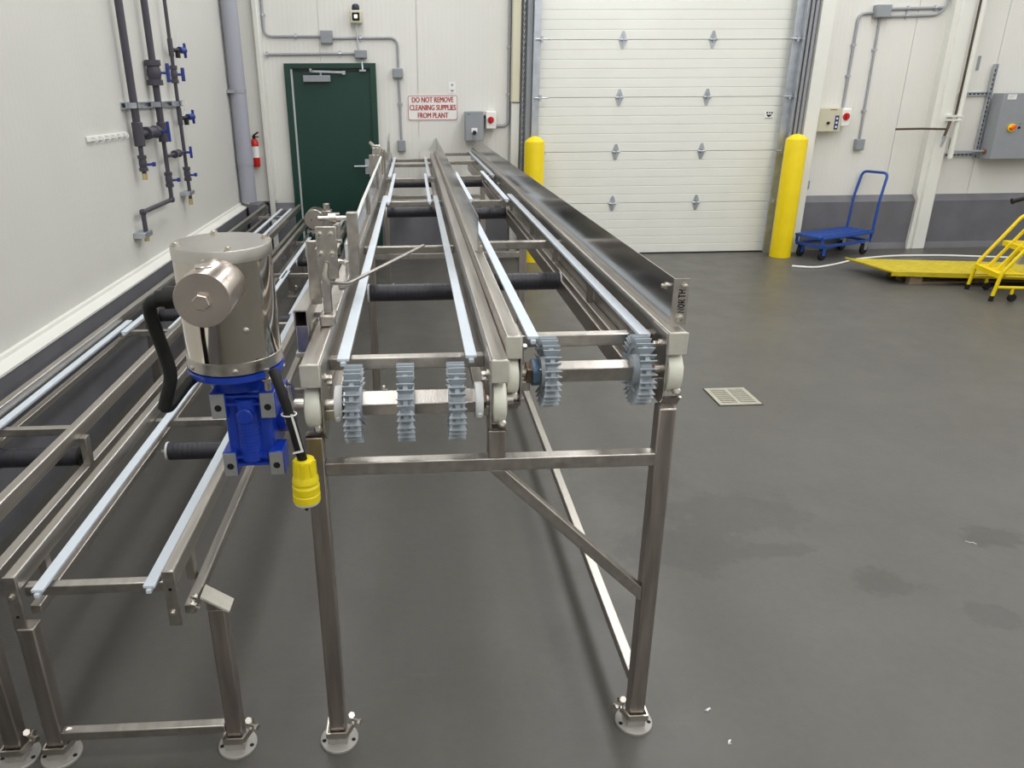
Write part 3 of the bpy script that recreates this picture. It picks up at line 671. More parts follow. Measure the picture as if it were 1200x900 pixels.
def sprocket(parent, xc, Y, z, a0=0., rr=1.):
    prof = [(.027, -.021), (.044, -.021), (.047, -.007), (.062, -.007), (.065, -.013), (.083, -.013), (.083, .013), (.065, .013), (.062, .007), (.047, .007), (.044, .021), (.027, .021)]
    b = MB().lathe([(r*rr, h) for r, h in prof], (xc, Y, z), (1, 0, 0), 32); n = 16
    for k in range(n):
        th = a0+2*PI*k/n
        for s in (-1, 1):
            st = len(b.v)
            b.add([(xc-.016, Y-.0022-.0012, z+.080*rr), (xc+.016, Y-.0022-.0012, z+.080*rr), (xc+.016, Y+.0034, z+.080*rr), (xc-.016, Y+.0034, z+.080*rr),
                   (xc-.0225, Y-.0012, z+.1045*rr), (xc+.0225, Y-.0012, z+.1045*rr), (xc+.0225, Y+.0012, z+.1045*rr), (xc-.0225, Y+.0012, z+.1045*rr)],
                  [(3, 2, 1, 0), (4, 5, 6, 7), (0, 1, 5, 4), (1, 2, 6, 5), (2, 3, 7, 6), (3, 0, 4, 7)])
            b.rot(Matrix.Rotation(th+s*.082, 3, 'X'), (xc, Y, z), st)
        st = len(b.v); b.box(xc-.006, xc+.006, Y-.006, Y+.006, z+.080*rr, z+.096*rr); b.rot(Matrix.Rotation(th, 3, 'X'), (xc, Y, z), st)
    return b.build('sprocket', sprk, parent, ang=25)
def bearing(parent, x0, x1, Y, z, zt, side):
    """ivory bearing disc under the rail end, V bottomed plate beside it"""
    xi = x1 if side > 0 else x0
    MB().lathe([(.046, 0), (.058, .004), (.060, .010), (.060, x1-x0-.010), (.058, x1-x0-.004), (.046, x1-x0)], (x0, Y, z), (1, 0, 0), 32).build('bearing', ivory, parent)
    xs = sorted((xi+side*.001, xi+side*.006))
    y0 = Y-.05
    MB().prism([(xs[0], y0+.01, zt-.004), (xs[0], y0, zt-.06), (xs[0], y0, z-.06), (xs[0], y0+.03, z-.088), (xs[0], y0+.085, z-.088), (xs[0], y0+.13, z-.03), (xs[0], y0+.13, zt-.004)], (xs[1]-xs[0], 0, 0)).build('bearing_plate', steel, parent, bevel=.001)
    b = MB(); b.prism([(x0, y0-.004, z-.062), (x0, y0+.004, z-.066), (x0, y0+.026, z-.094), (x0, y0+.070, z-.094), (x0, y0+.070, z-.088), (x0, y0+.028, z-.088), (x0, y0+.004, z-.060)], (x1-x0, 0, 0))
    b.prism([(x0, y0, z-.0615), (x1, y0, z-.0615), (x1-.004, y0+.03, z-.089), (x0+.004, y0+.03, z-.089)], (0, .004, 0))
    b.build('bearing_bracket', steel_leg, parent)
    hexbolt(MB(), (xi+side*.006, Y+.01, z+.068), (side, 0, 0), .009, .016).build('bolt', steel_bright, parent)
    hexbolt(MB(), (xi+side*.006, Y+.07, z+.03), (side, 0, 0), .008, .010).build('bolt', steel_bright, parent)
    MB().lathe([(.011, 0), (.011, .012), (.006, .016)], (x1-.012, y0+.012, z-.05), (0, -1, .3), 10).build('bolt', steel_bright, parent)
def endcap(parent, x0, x1, zt, Y0, h=.060):
    return MB().box(x0-.0015, x1+.0015, Y0-.007, Y0-.0005, zt-h, zt+.001).build('end_cap', cap_m, parent, bevel=.003)

# ------------------------------------------------------------------ tall two-lane conveyor
U = thing('conveyor_frame', (.19, 1.78, 0), 'tall stainless two-lane conveyor frame with grey sprockets at its near end', 'conveyor')
YE = 8.78
AL0, AL1, AR0, AR1, AZ, AY = -.2915, -.2445, .179, .2205, 1.217, 1.738
BL0, BL1, BR0, BR1, BZ, BY = .2215, .2600, .640, .688, 1.258, 1.80
rail(U, AL0, AL1, AZ, AY, YE, 1); rail(U, AR0, AR1, AZ, AY, YE, -1)
rail(U, BL0, BL1, BZ, BY, YE, 1); rail(U, BR0, BR1, BZ, BY, YE, -1)
for a, b_, z_, y_ in ((AL0, AL1, AZ, AY), (AR0, AR1, AZ, AY), (BL0, BL1, BZ, BY), (BR0, BR1, BZ, BY)): endcap(U, a, b_, z_, y_)
SAY, SAZ, SBY, SBZ = 1.785, 1.092, 1.845, 1.143
bearing(U, AL0+.001, AL1-.002, SAY, SAZ, AZ, 1); bearing(U, AR0+.002, AR1-.001, SAY, SAZ, AZ, -1)
bearing(U, BL0+.001, BL1-.002, SBY, SBZ, BZ, 1); bearing(U, BR0+.002, BR1-.001, SBY, SBZ, BZ, -1)
def shaft(x0, x1, xa, xb, Y, z, roll, s=.042):
    b = MB().box(x0, x1, Y-s/2, Y+s/2, z-s/2, z+s/2); b.rot(Matrix.Rotation(R(roll), 3, 'X'), (0, Y, z))
    o = b.build('drive_shaft', steel, U, bevel=.003)
    MB().cyl((xa, Y, z), (xb, Y, z), .013, 14).build('shaft_end', steel_bright, o)
    for xx in (x0, x1):
        b = MB().box(xx-.013, xx+.013, Y-s/2-.0006, Y+s/2+.0006, z-s/2-.0006, z+s/2+.0006); b.rot(Matrix.Rotation(R(roll), 3, 'X'), (0, Y, z)); b.build('weld_tint', tint_steel, o, bevel=.003)
shaft(-.206, .156, -.335, .240, SAY, SAZ, 32, .046); shaft(.292, .605, .20, .70, SBY, SBZ, 12)
for x in (-.168, -.036, .092): sprocket(U, x, SAY, SAZ, .05+x, .965)
for x in (.338, .582): sprocket(U, x, SBY, SBZ, .12, .90)
for x in (-.206, .150):
    b = MB().lathe([(.024, -.010), (.046, -.010), (.048, -.007), (.048, .007), (.046, .010), (.024, .010)], (x, SAY, SAZ), (1, 0, 0), 20); b.lathe([(.006, 0), (.006, .006)], (x, SAY-.047, SAZ-.02), (0, -1, -.3), 8)
    b.build('shaft_collar', white_pl, U)
b = MB().lathe([(.024, -.009), (.034, -.009), (.036, -.006), (.036, .006), (.034, .009), (.024, .009)], (.303, SBY, SBZ), (1, 0, 0), 20); b.box(.294, .312, SBY-.042, SBY-.03, SBZ-.012, SBZ+.012)
b.build('shaft_collar', collar_b, U)
for y in (1.955, 3.56, 5.16, 6.64, 8.1, 8.72): beam(U, AL1-.001, AR0+.001, y, 1.155)
for y in (1.93, 3.31, 4.69, 6.18, 7.6, 8.72): beam(U, BL1-.001, BR0+.001, y, 1.217)
strip(U, -.219, -.187, 1.900, 5.35, 1.174); strip(U, .125, .156, 1.905, 5.32, 1.174)
strip(U, -.187, -.162, 5.0, 6.9, 1.174); strip(U, .084, .108, 5.0, 6.88, 1.174)
strip(U, -.227, -.197, 6.64, 8.76, 1.174); strip(U, .112, .141, 6.64, 8.76, 1.174)
strip(U, .285, .315, 1.865, 4.80, 1.236); strip(U, .582, .613, 1.865, 4.85, 1.236)
strip(U, .325, .350, 4.62, 6.33, 1.236); strip(U, .540, .568, 4.60, 6.39, 1.236)
strip(U, .292, .320, 6.2, 8.76, 1.236); strip(U, .600, .628, 6.03, 8.76, 1.236)
for y in (3.17, 5.53, 7.38): roller(U, -.205, .172, y, 1.032)
for y in (3.12, 5.07, 6.93): roller(U, .268, .606, y, 1.082)
# legs, lower beams, braces
for y in (1.756, 4.46, 7.2):
    leg(U, -.2715, y+.001, 1.022, 1); leg(U, .638, y+.012, 1.070, -1)
    beam(U, -.248, .6145, y-.020, .947, .036)
    MB().box(.172, .217, y-.020, y+.024, .947, 1.026).build('stub_post', steel_leg, U, bevel=.003)
b = MB(); b.prism([(.172, 1.742, .9105), (.217, 1.742, .9105), (.614, 1.742, .520), (.614, 1.742, .474)], (0, .032, 0)); b.build('diagonal_brace', steel, U, bevel=.003)
MB().box(.614, .648, 1.793, 4.447, .145, .180).build('long_stretcher', steel, U, bevel=.003)
MB().box(.614, .648, 4.497, 7.187, .145, .180).build('long_stretcher', steel, U, bevel=.003)
MB().box(.602, .640, 1.90, YE, 1.030, 1.095).build('lower_stringer', steel_leg, U, bevel=.004)
for y in (2.6, 3.3, 4.0, 4.9, 5.7, 6.5):
    MB().box(.612, .630, y, y+.03, 1.095, 1.21).build('support_bracket', steel, U, bevel=.002)
# right guard sheet with bent end marked NORTH
GZ = BZ+.0008
MB().box(.6600, .6630, 1.861, 5.4, GZ, 1.384).build('guard_panel', steel_sheet, U, smooth=False)
MB().box(.6600, .6630, 5.402, 8.84, GZ, 1.384).build('guard_panel', steel_sheet, U, smooth=False)
fl = MB().box(.6600, .7010, 1.858, 1.861, GZ, 1.384).build('guard_flange', steel, U, smooth=False)
b = MB(); hexbolt(b, (.688, 1.858, 1.364), (0, -1, 0), .008, .006); fb = b.build('bolt', steel_bright, fl)
b = MB(); hexbolt(b, (.682, 1.858, 1.280), (0, -1, 0), .010, .007); b.build('bolt', steel_bright, fl)
b = MB(); hexbolt(b, (.6600, 1.915, 1.352), (-1, 0, 0), .007, .012); b.build('bolt', steel_bright, fl)
b = MB(); LET = {'N': [[(0, 0), (0, 1), (.8, 0), (.8, 1)]], 'O': [[(.5, 0), (.1, .2), (0, .6), (.3, 1), (.7, .9), (.8, .4), (.5, 0)]], 'R': [[(0, 0), (.05, 1), (.6, .95), (.6, .55), (.05, .5), (.75, 0)]], 'T': [[(.4, 0), (.4, 1)], [(0, 1), (.85, .95)]], 'H': [[(0, 0), (0, 1)], [(.7, 0), (.7, 1)], [(0, .5), (.7, .55)]]}
zc = 1.294
for k, ch in enumerate('NORTH'):
    for st in LET[ch]:
        pts = [V((.693-pv_*.017-k*.0003, 1.8575, zc+pu*.0115)) for pu, pv_ in st]
        b.tube(pts, .0018, 5)
    zc += .0130
b.build('lettering', ink_black, fl)
# middle guard sheet
MB().box(.237, .240, 2.89, 4.7, GZ, 1.393).build('guard_panel', steel_sheet, U, smooth=False)
MB().box(.237, .240, 4.703, 8.36, GZ, 1.398).build('guard_panel', steel_sheet, U, smooth=False)
b = MB(); b.box(.228, .258, 2.885, 2.92, GZ, GZ+.0045); b.prism([(.2405, 2.895, GZ+.0045), (.258, 2.895, GZ+.0045), (.2405, 2.895, GZ+.06)], (0, .003, 0)); g = b.build('guard_foot', steel, U)
b = MB(); hexbolt(b, (.250, 2.895, GZ+.018), (0, -1, 0), .006, .006); b.build('bolt', steel_bright, g)
for y, z in ((4.66, 1.385), (4.75, 1.385), (4.66, 1.30)):
    b = MB(); hexbolt(b, (.2405, y, z), (1, 0, 0), .008, .008); b.build('bolt', steel_bright, U)
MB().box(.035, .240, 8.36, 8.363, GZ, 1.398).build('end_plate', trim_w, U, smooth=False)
# left guide panels
MB().box(-.262, -.259, 2.74, 4.2, 1.2178, 1.325).build('guide_panel', steel_sheet, U, smooth=False)
MB().box(-.262, -.259, 4.25, 5.9, 1.2178, 1.345).build('guide_panel', steel_sheet, U, smooth=False)
b = MB(); b.tube([(-.250, 2.72, 1.32), (-.250, 3.6, 1.355), (-.250, 5.95, 1.385)], .008, 8); b.build('guide_rod', white_pl, U)
for y in (3.0, 4.2, 5.4): MB().box(-.258, -.246, y, y+.02, 1.2178, 1.35).build('guide_post', steel, U, bevel=.002)
MB().prism([(-.25, 6.9, 1.2178), (-.25, 7.6, 1.44), (-.25, 8.3, 1.46), (-.25, 8.3, 1.2178)], (.003, 0, 0)).build('guide_panel', steel_sheet, U, smooth=False)

# ------------------------------------------------------------------ guide bracket near the motor
G = thing('guide_bracket', (-.26, 2.1, 1.222), 'bolted stainless guide bracket with slanted rod standing on the tall conveyor, behind the motor', 'bracket')
MB().box(-.278, -.232, 2.05, 2.115, 1.2178, 1.252).build('base_block', steel, G, bevel=.006)
MB().box(-.266, -.242, 2.072, 2.092, 1.252, 1.40).build('upright_bar', steel, G, bevel=.003)
pl = MB().box(-.272, -.216, 2.058, 2.071, 1.354, 1.497).build('clamp_plate', steel, G, bevel=.002)
for x in (-.260, -.230):
    for z in (1.478, 1.425):
        b = MB(); hexbolt(b, (x, 2.058, z), (0, -1, 0), .0075, .006); b.build('bolt', steel_bright, pl)
b = MB(); b.tube([(-.246, 2.05, 1.40), (-.252, 2.045, 1.37), (-.246, 2.045, 1.34)], [.005, .008, .005], 8); b.build('eye_bolt', steel_bright, pl)
MB().box(-.312, -.278, 2.14, 2.155, 1.26, 1.445).build('side_bar', steel, G, bevel=.003)
b = MB(); b.box(-.278, -.216, 2.072, 2.155, 1.43, 1.435); b.build('link_plate', steel, G)
MB().box(-.262, -.236, 2.095, 2.16, 1.38, 1.42).build('link_block', steel, G, bevel=.002)
b = MB(); A0, A1 = V((-.318, 1.985, 1.262)), V((-.335, 2.50, 1.222)); sx = V((.0185, 0, 0)); uz = V((0, .0, .022))
for q, w_, h_ in ((uz, .037, .004), (-uz, .037, .004)): b.bar(A0+q, A1+q, w_, h_)
for q in (-1, 1): b.bar(A0+sx*q*.9, A1+sx*q*.9, .004, .046)
b.build('arm_channel', steel, G)
b = MB(); b.box(-.334, -.300, 1.99, 2.03, 1.165, 1.238); b.build('arm_foot', steel, G, bevel=.002)
MB().box(-.340, -.2925, 1.985, 2.035, 1.152, 1.165).build('arm_pad', cap_m, G, bevel=.002)
b = MB(); b.box(-.312, -.278, 2.155, 2.33, 1.2178, 1.232); b.build('arm_link', steel, G)
MB().box(-.238, -.200, 2.62, 2.655, 1.2178, 1.452).build('end_post', steel, G, bevel=.002)
b = MB(); b.cyl((-.335, 2.64, 1.432), (-.2385, 2.64, 1.432), .008, 10); b.cyl((-.30, 2.64, 1.432), (-.275, 2.64, 1.432), .017, 10); b.build('cross_pin', steel_bright, G)
MB().box(-.285, -.262, 2.62, 2.66, 1.34, 1.415).build('hinge_block', steel, G, bevel=.002)
MB().box(-.29, -.245, 2.5, 2.52, 1.37, 1.38).build('link_plate', steel, G)
b = MB(); b.tube([(-.255, 2.20, 1.36), (-.275, 2.28, 1.30), (-.272, 2.30, 1.285), (-.235, 2.44, 1.248), (-.222, 2.47, 1.246), (-.10, 2.77, 1.246), (.03, 3.08, 1.25)], .0065, 8); b.build('slanted_rod', steel, G)
b = MB(); b.tube([(-.268, 2.3, 1.34), (-.24, 2.32, 1.35), (-.215, 2.34, 1.34)], .006, 8); b.build('stop_pin', steel_bright, G)
MB().lathe([(0, -.009), (.009, -.005), (.009, .005), (0, .009)], (-.222, 2.33, 1.342), (0, -1, 0), 10).build('knob', steel_bright, G)
MB().box(-.266, -.232, 2.50, 2.53, 1.2178, 1.232).build('stop_plate', steel, G, bevel=.002)
G2 = thing('guide_bracket', (-.3, 6.2, 1.22), 'far bolted guide bracket on the tall conveyor in front of the green door', 'bracket')
MB().box(-.355, -.315, 6.2, 6.22, 1.215, 1.385).build('side_bar', steel, G2, bevel=.002)
pl = MB().box(-.325, -.270, 6.15, 6.165, 1.30, 1.458).build('clamp_plate', steel, G2, bevel=.002)
for x in (-.312, -.284):
    for z in (1.435, 1.38): hexbolt(MB(), (x, 6.15, z), (0, -1, 0), .009, .008).build('bolt', steel_bright, pl)
MB().box(-.31, -.286, 6.166, 6.19, 1.2178, 1.40).build('upright_bar', steel, G2, bevel=.002)
MB().cyl((-.345, 6.3, 1.47), (-.30, 6.2, 1.44), .012, 8).build('latch_pin', steel_bright, G2)
MB().cyl((-.34, 6.3, 1.44), (-.27, 6.3, 1.44), .014, 8).build('cross_pin', steel_bright, G2)
MB().box(-.268, -.20, 6.25, 6.27, 1.34, 1.40).build('link_plate', steel, G2)
for xx, yy in ((-.235, 6.24), (-.262, 6.35)): MB().cyl((xx, yy, 1.2178), (xx, yy, 1.42), .009, 8).build('guide_pin', steel_bright, G2)

# ------------------------------------------------------------------ low two-lane conveyor
K = thing('conveyor_frame', (-1.1, 1.8, 0), 'low stainless two-lane conveyor frame running along the left wall', 'conveyor')
CY, CZ, DZ = 1.737, .641, .730
rail(K, -1.119, -1.087, CZ, CY, 8.3, 1, .05, .165, ledge_z=.525, web=False); rail(K, -.704, -.672, CZ, CY, 8.3, 1, .05, .165, ledge_z=.505, web=False)
for a, c in ((-1.119, -1.087), (-.704, -.672)):
    o = MB().box(a-.001, c+.001, CY-.006, CY-.0005, .465, CZ+.001).build('end_plate', steel, K, bevel=.002)
    b = MB(); hexbolt(b, ((a+c)/2-.002, CY-.006, .580 if a < -1 else .510), (0, -1, 0), .007, .007); b.build('bolt', steel_bright, o)
    b = MB(); zz = .515 if a < -1 else .585; b.cyl(((a+c)/2, CY-.006, zz), ((a+c)/2, CY-.0068, zz), .005, 10); b.build('bolt_hole', dark_hole, o)
rail(K, -1.625, -1.592, DZ, 1.0, 8.3, 1, .05, .165, ledge_z=.635, web=False); rail(K, -1.257, -1.223, DZ, 1.0, 8.3, -1, .05, .165, ledge=False, web=False)
MB().box(-1.236, -1.202, 1.84, 8.3, .545, .580).build('lower_stringer', steel, K, bevel=.003)
for y in (1.9, 3.3, 5.0, 6.7):
    for xa in (-1.1045, -.6875): MB().box(xa-.012, xa+.012, y, y+.03, .495, .591).build('support_bracket', steel, K, bevel=.002)
for y in (2.50, 4.3, 6.0): MB().box(-1.2225, -1.198, y, y+.035, .580, .69).build('support_bracket', steel, K, bevel=.002)
for y in (1.760, 2.87, 4.25, 5.55, 6.85, 8.1): beam(K, -1.086, -.705, y, .590, .030)
for y in (1.4, 2.62, 3.86, 5.2, 6.5, 7.8): beam(K, -1.591, -1.258, y, .679, .030)
strip(K, -1.047, -1.015, 1.722, 4.6, .606); strip(K, -.755, -.723, 1.722, 4.6, .606)
strip(K, -.975, -.945, 4.40, 5.6, .606); strip(K, -.99, -.96, 5.34, 8.25, .606); strip(K, -.775, -.745, 4.4, 8.25, .606)
strip(K, -1.582, -1.551, 1.2, 4.02, .694); strip(K, -1.535, -1.507, 3.80, 6.0, .694); strip(K, -1.44, -1.412, 5.8, 8.25, .694)
strip(K, -1.312, -1.284, 3.85, 6.0, .694); strip(K, -1.34, -1.312, 5.8, 8.25, .694)
for y in (2.77, 4.6, 6.4): roller(K, -1.01, -.725, y, .50, .036)
for y in (2.58, 4.5, 6.3): roller(K, -1.555, -1.268, y, .582, .036, black_pl)
for y in (1.75, 4.46, 7.2):
    leg(K, -1.092, y, .476, 1); leg(K, -.5755, y+.005, .512, 1); leg(K, -1.213, y, .545, 1)
    beam(K, -1.0685, -.599, y-.022, .104, .030)
    if y > 2: leg(K, -1.62, y, .56, 1)
    yy = y-.021
    b = MB(); b.prism([(-.599, yy, .512), (-.552, yy, .512), (-.552, yy, .513), (-.599, yy, .546)], (0, .048, 0)); b.build('leg_wedge', steel_leg, K)
    b = MB(); b.prism([(-.612, yy-.004, .556), (-.540, yy-.004, .505), (-.536, yy-.004, .511), (-.609, yy-.004, .563)], (0, .056, 0)); b.build('leg_cap', cap_m, K, bevel=.001)
    b = MB(); b.prism([(-.640, yy, .500), (-.612, yy, .548), (-.617, yy, .560), (-.644, yy, .513)], (0, .045, 0)); b.build('leg_tab', steel, K)
    for d in (.004, .036):
        b = MB(); hexbolt(b, (-.628, yy+d, .532), (-.8, -.2, .6), .008, .012); b.cyl((-.616, yy+d, .522), (-.648, yy+d, .537), .006, 8)
        b.build('bolt', steel_bright, K)

# ------------------------------------------------------------------ near gear motor
TILT = Matrix.Rotation(R(1.5), 3, 'X'); PIV = (0, SAY, SAZ)
MO = thing('gear_motor', (-.42, 1.75, .965), 'large gear motor with mirror steel shroud and blue gearbox on the tall conveyor', 'motor')
def mpart(b, name, m, parent=MO, **k): return b.rot(TILT, PIV).build(name, m, parent, **k)
mx, my = -.434, 1.712
sh = mpart(MB().lathe([(.1075, 1.272), (.1075, 1.505)], (mx, my, 0), (0, 0, 1), 64), 'shroud', steel_shroud)
mpart(MB().lathe([(.1095, 1.247), (.1095, 1.274), (.1075, 1.275)], (mx, my, 0), (0, 0, 1), 64), 'lower_band', steel, sh)
lid = mpart(MB().lathe([(.1075, 1.499), (.1098, 1.500), (.1098, 1.525), (.1085, 1.528)], (mx, my, 0), (0, 0, 1), 64), 'lid', cap_m)
lid.data.materials[0] = mat('satin steel lid', (202, 199, 194), .30, 1, .04, 12)
for k in range(4):
    a = R(22+90*k); mpart(hexbolt(MB(), (mx+.097*math.cos(a), my+.097*math.sin(a), 1.528), (0, 0, 1), .0075, .007), 'bolt', steel_bright, lid)
for a, z in ((262, 1.507), (282, 1.257), (222, 1.257), (300, 1.35)):
    aa = R(a); d = V((math.cos(aa), math.sin(aa), 0)); c = V((mx, my, z)); mpart(MB().lathe([(.0065, .1075), (.0065, .1115), (.004, .113)], c, d, 10), 'screw', steel_bright, sh)
dx, dz = -.428, 1.4575
dm = mpart(MB().lathe([(.0555, 0), (.057, .002), (.057, .155)], (dx, 1.485, dz), (0, 1, 0), 48), 'terminal_drum', steel_face)
mpart(MB().lathe([(.016, 0), (.018, .002), (.018, .012)], (dx, 1.473, dz-.002), (0, 1, 0), 6), 'drain_plug', steel_face, dm)
mpart(MB().lathe([(.016, 0), (.018, .002), (.016, .004)], (dx-.003, 1.535, dz+.056), (-.05, 0, 1), 16), 'top_screw', steel_bright, dm)
gl = mpart(MB().lathe([(.021, .050), (.021, .066), (.024, .067), (.024, .090), (.019, .091), (.017, .108)], (dx, 1.545, dz-.005), (-1, 0, -.05), 14), 'cable_gland', black_pl)
b = MB(); b.tube(arc([(dx-.092, 1.545, dz-.01), (dx-.127, 1.545, dz-.02), (dx-.129, 1.555, 1.40), (dx-.118, 1.57, 1.31), (dx-.112, 1.57, 1.265), (dx-.138, 1.565, 1.19)], .035, 5), .0145, 10); mpart(b, 'motor_cable', black_rub)
b = MB(); b.tube(arc([(dx-.138, 1.567, 1.192), (dx-.134, 1.585, 1.182), (dx-.10, 1.64, 1.222), (dx-.06, 1.70, 1.238)], .02, 4), .012, 10); mpart(b, 'motor_cable', black_rub)
# blue gearbox
gx, gy = -.413, 1.75
b = MB()
b.lathe([(.108, 1.226), (.111, 1.229), (.111, 1.243), (.10, 1.2435)], (mx, my, 0), (0, 0, 1), 48)
b.lathe([(.062, 1.185), (.070, 1.205), (.096, 1.226)], (mx, my, 0), (0, 0, 1), 36)
gb = mpart(b, 'motor_flange', blue_p)
b = MB(); b.box(-.468, -.358, 1.672, 1.86, .985, 1.19); g1 = mpart(b, 'gear_housing', blue_p, bevel=.012)
b = MB(); b.lathe([(.060, -.058), (.078, -.054), (.078, .054), (.060, .058)], (gx, SAY, SAZ), (1, 0, 0), 36); mpart(b, 'wheel_housing', blue_p)
b = MB(); b.cyl((gx, 1.676, 1.0), (gx, 1.676, 1.165), .028, 20, ch=.004); b.cyl((gx, 1.70, 1.128), (gx, 1.640, 1.128), .020, 10, ch=.003)
for z in (.995, 1.015, 1.155, 1.175): b.box(-.455, -.372, 1.655, 1.70, z-.003, z+.003)
for k in range(9): b.cyl((gx, 1.676, 1.030+k*.009), (gx, 1.676, 1.034+k*.009), .0295, 16)
mpart(b, 'worm_housing', blue_p)
for (x0, x1, z0, z1) in ((-.492, -.455, 1.120, 1.186), (-.377, -.340, 1.120, 1.186), (-.480, -.446, .966, 1.030), (-.370, -.334, .966, 1.030)):
    f = mpart(MB().box(x0, x1, 1.652, 1.72, z0, z1), 'mounting_foot', blue_p, bevel=.003)
    mpart(MB().box(x0+.002, x1-.002, 1.649, 1.6525, z0+.002, z1-.002), 'machined_face', mat('machined aluminium', (186, 188, 190), .42, .7, .05, 30), f)
    mpart(MB().cyl(((x0+x1)/2, 1.6485, (z0+z1)/2-.004), ((x0+x1)/2, 1.651, (z0+z1)/2-.004), .0085, 12), 'foot_hole', dark_hole, f)
b = MB(); b.lathe([(.064, 0), (.066, .003), (.066, .022), (.050, .026), (.050, .034), (.022, .036)], (-.358, SAY, SAZ), (1, 0, 0), 32); fo = mpart(b, 'output_flange', blue_p)
for k in range(8):
    a = 2*PI*k/8+.3; mpart(hexbolt(MB(), (-.336, SAY+.056*math.cos(a), SAZ+.056*math.sin(a)), (1, 0, 0), .007, .008), 'bolt', steel_bright, fo)
b = MB(); b.cyl((-.352, 1.645, 1.195), (-.352, 1.645, 1.248), .008, 8); hexbolt(b, (-.352, 1.645, 1.225), (0, 0, -1), .010, .012); mpart(b, 'bolt', steel_bright, gb)
mpart(hexbolt(MB(), (-.335, 1.72, 1.225), (1, -.2, 0), .008, .012), 'bolt', steel_bright, gb)
b = MB(); b.cyl((-.318, SAY, SAZ), (-.294, SAY, SAZ), .017, 14); b.bar((-.322, 1.735, 1.165), (-.306, 1.72, 1.06), .004, .02, (0, 1, 0)); mpart(b, 'output_shaft', steel_bright, fo)
b = MB(); b.tube([(-.330, 1.612, 1.25), (-.322, 1.600, 1.235), (-.305, 1.592, 1.175), (-.292, 1.590, 1.11), (-.284, 1.592, 1.06), (-.278, 1.600, 1.02)], .0115, 10)
cd = b.build('power_cord', black_rub, MO)
c0 = V((-.277, 1.602, 1.032)); ax = V((-.015, .03, -1)).normalized()
b = MB().lathe([(.016, 0), (.024, .003), (.0255, .018), (.0265, .040), (.0285, .046), (.0305, .05), (.0320, .060), (.0285, .063), (.0285, .068), (.0325, .072), (.0325, .088), (.0300, .091), (.0330, .094), (.0330, .112)], c0, ax, 28)
for k in range(8):
    a = 2*PI*k/8; e = V((math.cos(a), math.sin(a), 0)); b.bar(c0+ax*.006+e*.0235, c0+ax*.042+e*.0255, .008, .006, e)
b.build('plug', yellow_pl, cd)
MB().lathe([(.033, .112), (.031, .118), (.02, .119)], c0, ax, 24).build('plug_ring', white_pl, cd)
for k in range(3):
    a = 2*PI*k/3+.5; e = V((math.cos(a), math.sin(a), 0))*.014; MB().cyl(c0+ax*.118+e, c0+ax*.134+e, .004, 6).build('plug_prong', dark_hole, cd)
b = MB(); b.tube([(-.300+.017*math.cos(t), 1.592+.015*math.sin(t), 1.150) for t in [2*PI*k/12 for k in range(13)]], .0018, 5); b.bar((-.292, 1.577, 1.155), (-.274, 1.574, 1.062), .005, .002, (0, 1, 0)); b.bar((-.296, 1.576, 1.058), (-.272, 1.574, 1.064), .003, .005, (0, 1, 0))
b.build('cable_tie', white_tie, cd)
# ------------------------------------------------------------------ far motor on the low conveyor
FM = thing('gear_motor', (-.92, 7.15, .64), 'small distant steel motor at the far end of the low conveyor, before the green door', 'motor')
MB().lathe([(.085, 0), (.09, .004), (.09, .20), (.08, .205)], (-.925, 7.0, .765), (0, 1, 0), 32).build('drum', steel_face, FM)
b = MB(); b.box(-.86, -.77, 7.02, 7.14, .66, .84); b.cyl((-.815, 7.08, .84), (-.815, 7.08, .90), .03, 12); b.build('gearbox', steel, FM, bevel=.008)
b = MB(); b.box(-.79, -.765, 7.0, 7.05, .74, .80); b.build('nameplate', blue_st, FM, bevel=.002)
b = MB(); b.tube([(-.96, 7.03, .70), (-.97, 7.0, .62), (-.95, 7.05, .55)], .014, 8); b.build('cable', black_rub, FM)
b = MB(); b.cyl((-.77, 7.08, .80), (-.70, 7.08, .80), .014, 8); b.box(-1.0, -.66, 7.0, 7.2, .6418, .668); b.build('mount', steel, FM)

# ================================================================== RIGHT SIDE
# blue platform cart
CT = thing('platform_cart', (4.965, 8.68, 0), 'blue slatted platform cart with tall push handle, parked beside the right bollard', 'cart')
CT.rotation_euler = (0, 0, R(25))
def cpart(b, name, m, parent=CT, **k): return b.build(name, m, parent, local=True, **k)
Lx, Wy = .45, .18
b = MB()
for s in (-1, 1): b.box(-Lx, Lx, s*Wy-.015, s*Wy+.015, .245, .275)
for s in (-1, 1): b.box(s*Lx-.015, s*Lx+.015, -Wy+.015, Wy-.015, .245, .275)
cpart(b, 'top_frame', blue_cart, bevel=.003)
for k in range(4):
    y = -.108+k*.072; cpart(MB().box(-Lx+.016, Lx-.016, y-.027, y+.027, .265, .277), 'deck_slat', blue_cart, bevel=.002)
b = MB()
for s in (-1, 1): b.bar((-Lx, s*(Wy-.02), .16), (Lx, s*(Wy-.02), .16), .03, .03)
for s in (-1, 1): b.bar((s*Lx*.93, -Wy+.035, .16), (s*Lx*.93, Wy-.035, .16), .03, .03)
cpart(b, 'lower_frame', blue_cart, bevel=.003)
for sx in (-1, 1):
    for sy in (-1, 1): cpart(MB().box(sx*Lx*.97-.012, sx*Lx*.97+.012, sy*(Wy-.008)-.012, sy*(Wy-.008)+.012, .175, .245), 'corner_post', blue_cart)
hd = MB().tube(arc([(Lx, -Wy+.01, .24), (Lx+.02, -Wy+.01, .62), (Lx+.10, -Wy+.02, .935), (Lx+.10, Wy-.02, .935), (Lx+.02, Wy-.01, .62), (Lx, Wy-.01, .24)], .06, 5), .0155, 10)
cpart(hd, 'push_handle', blue_cart)
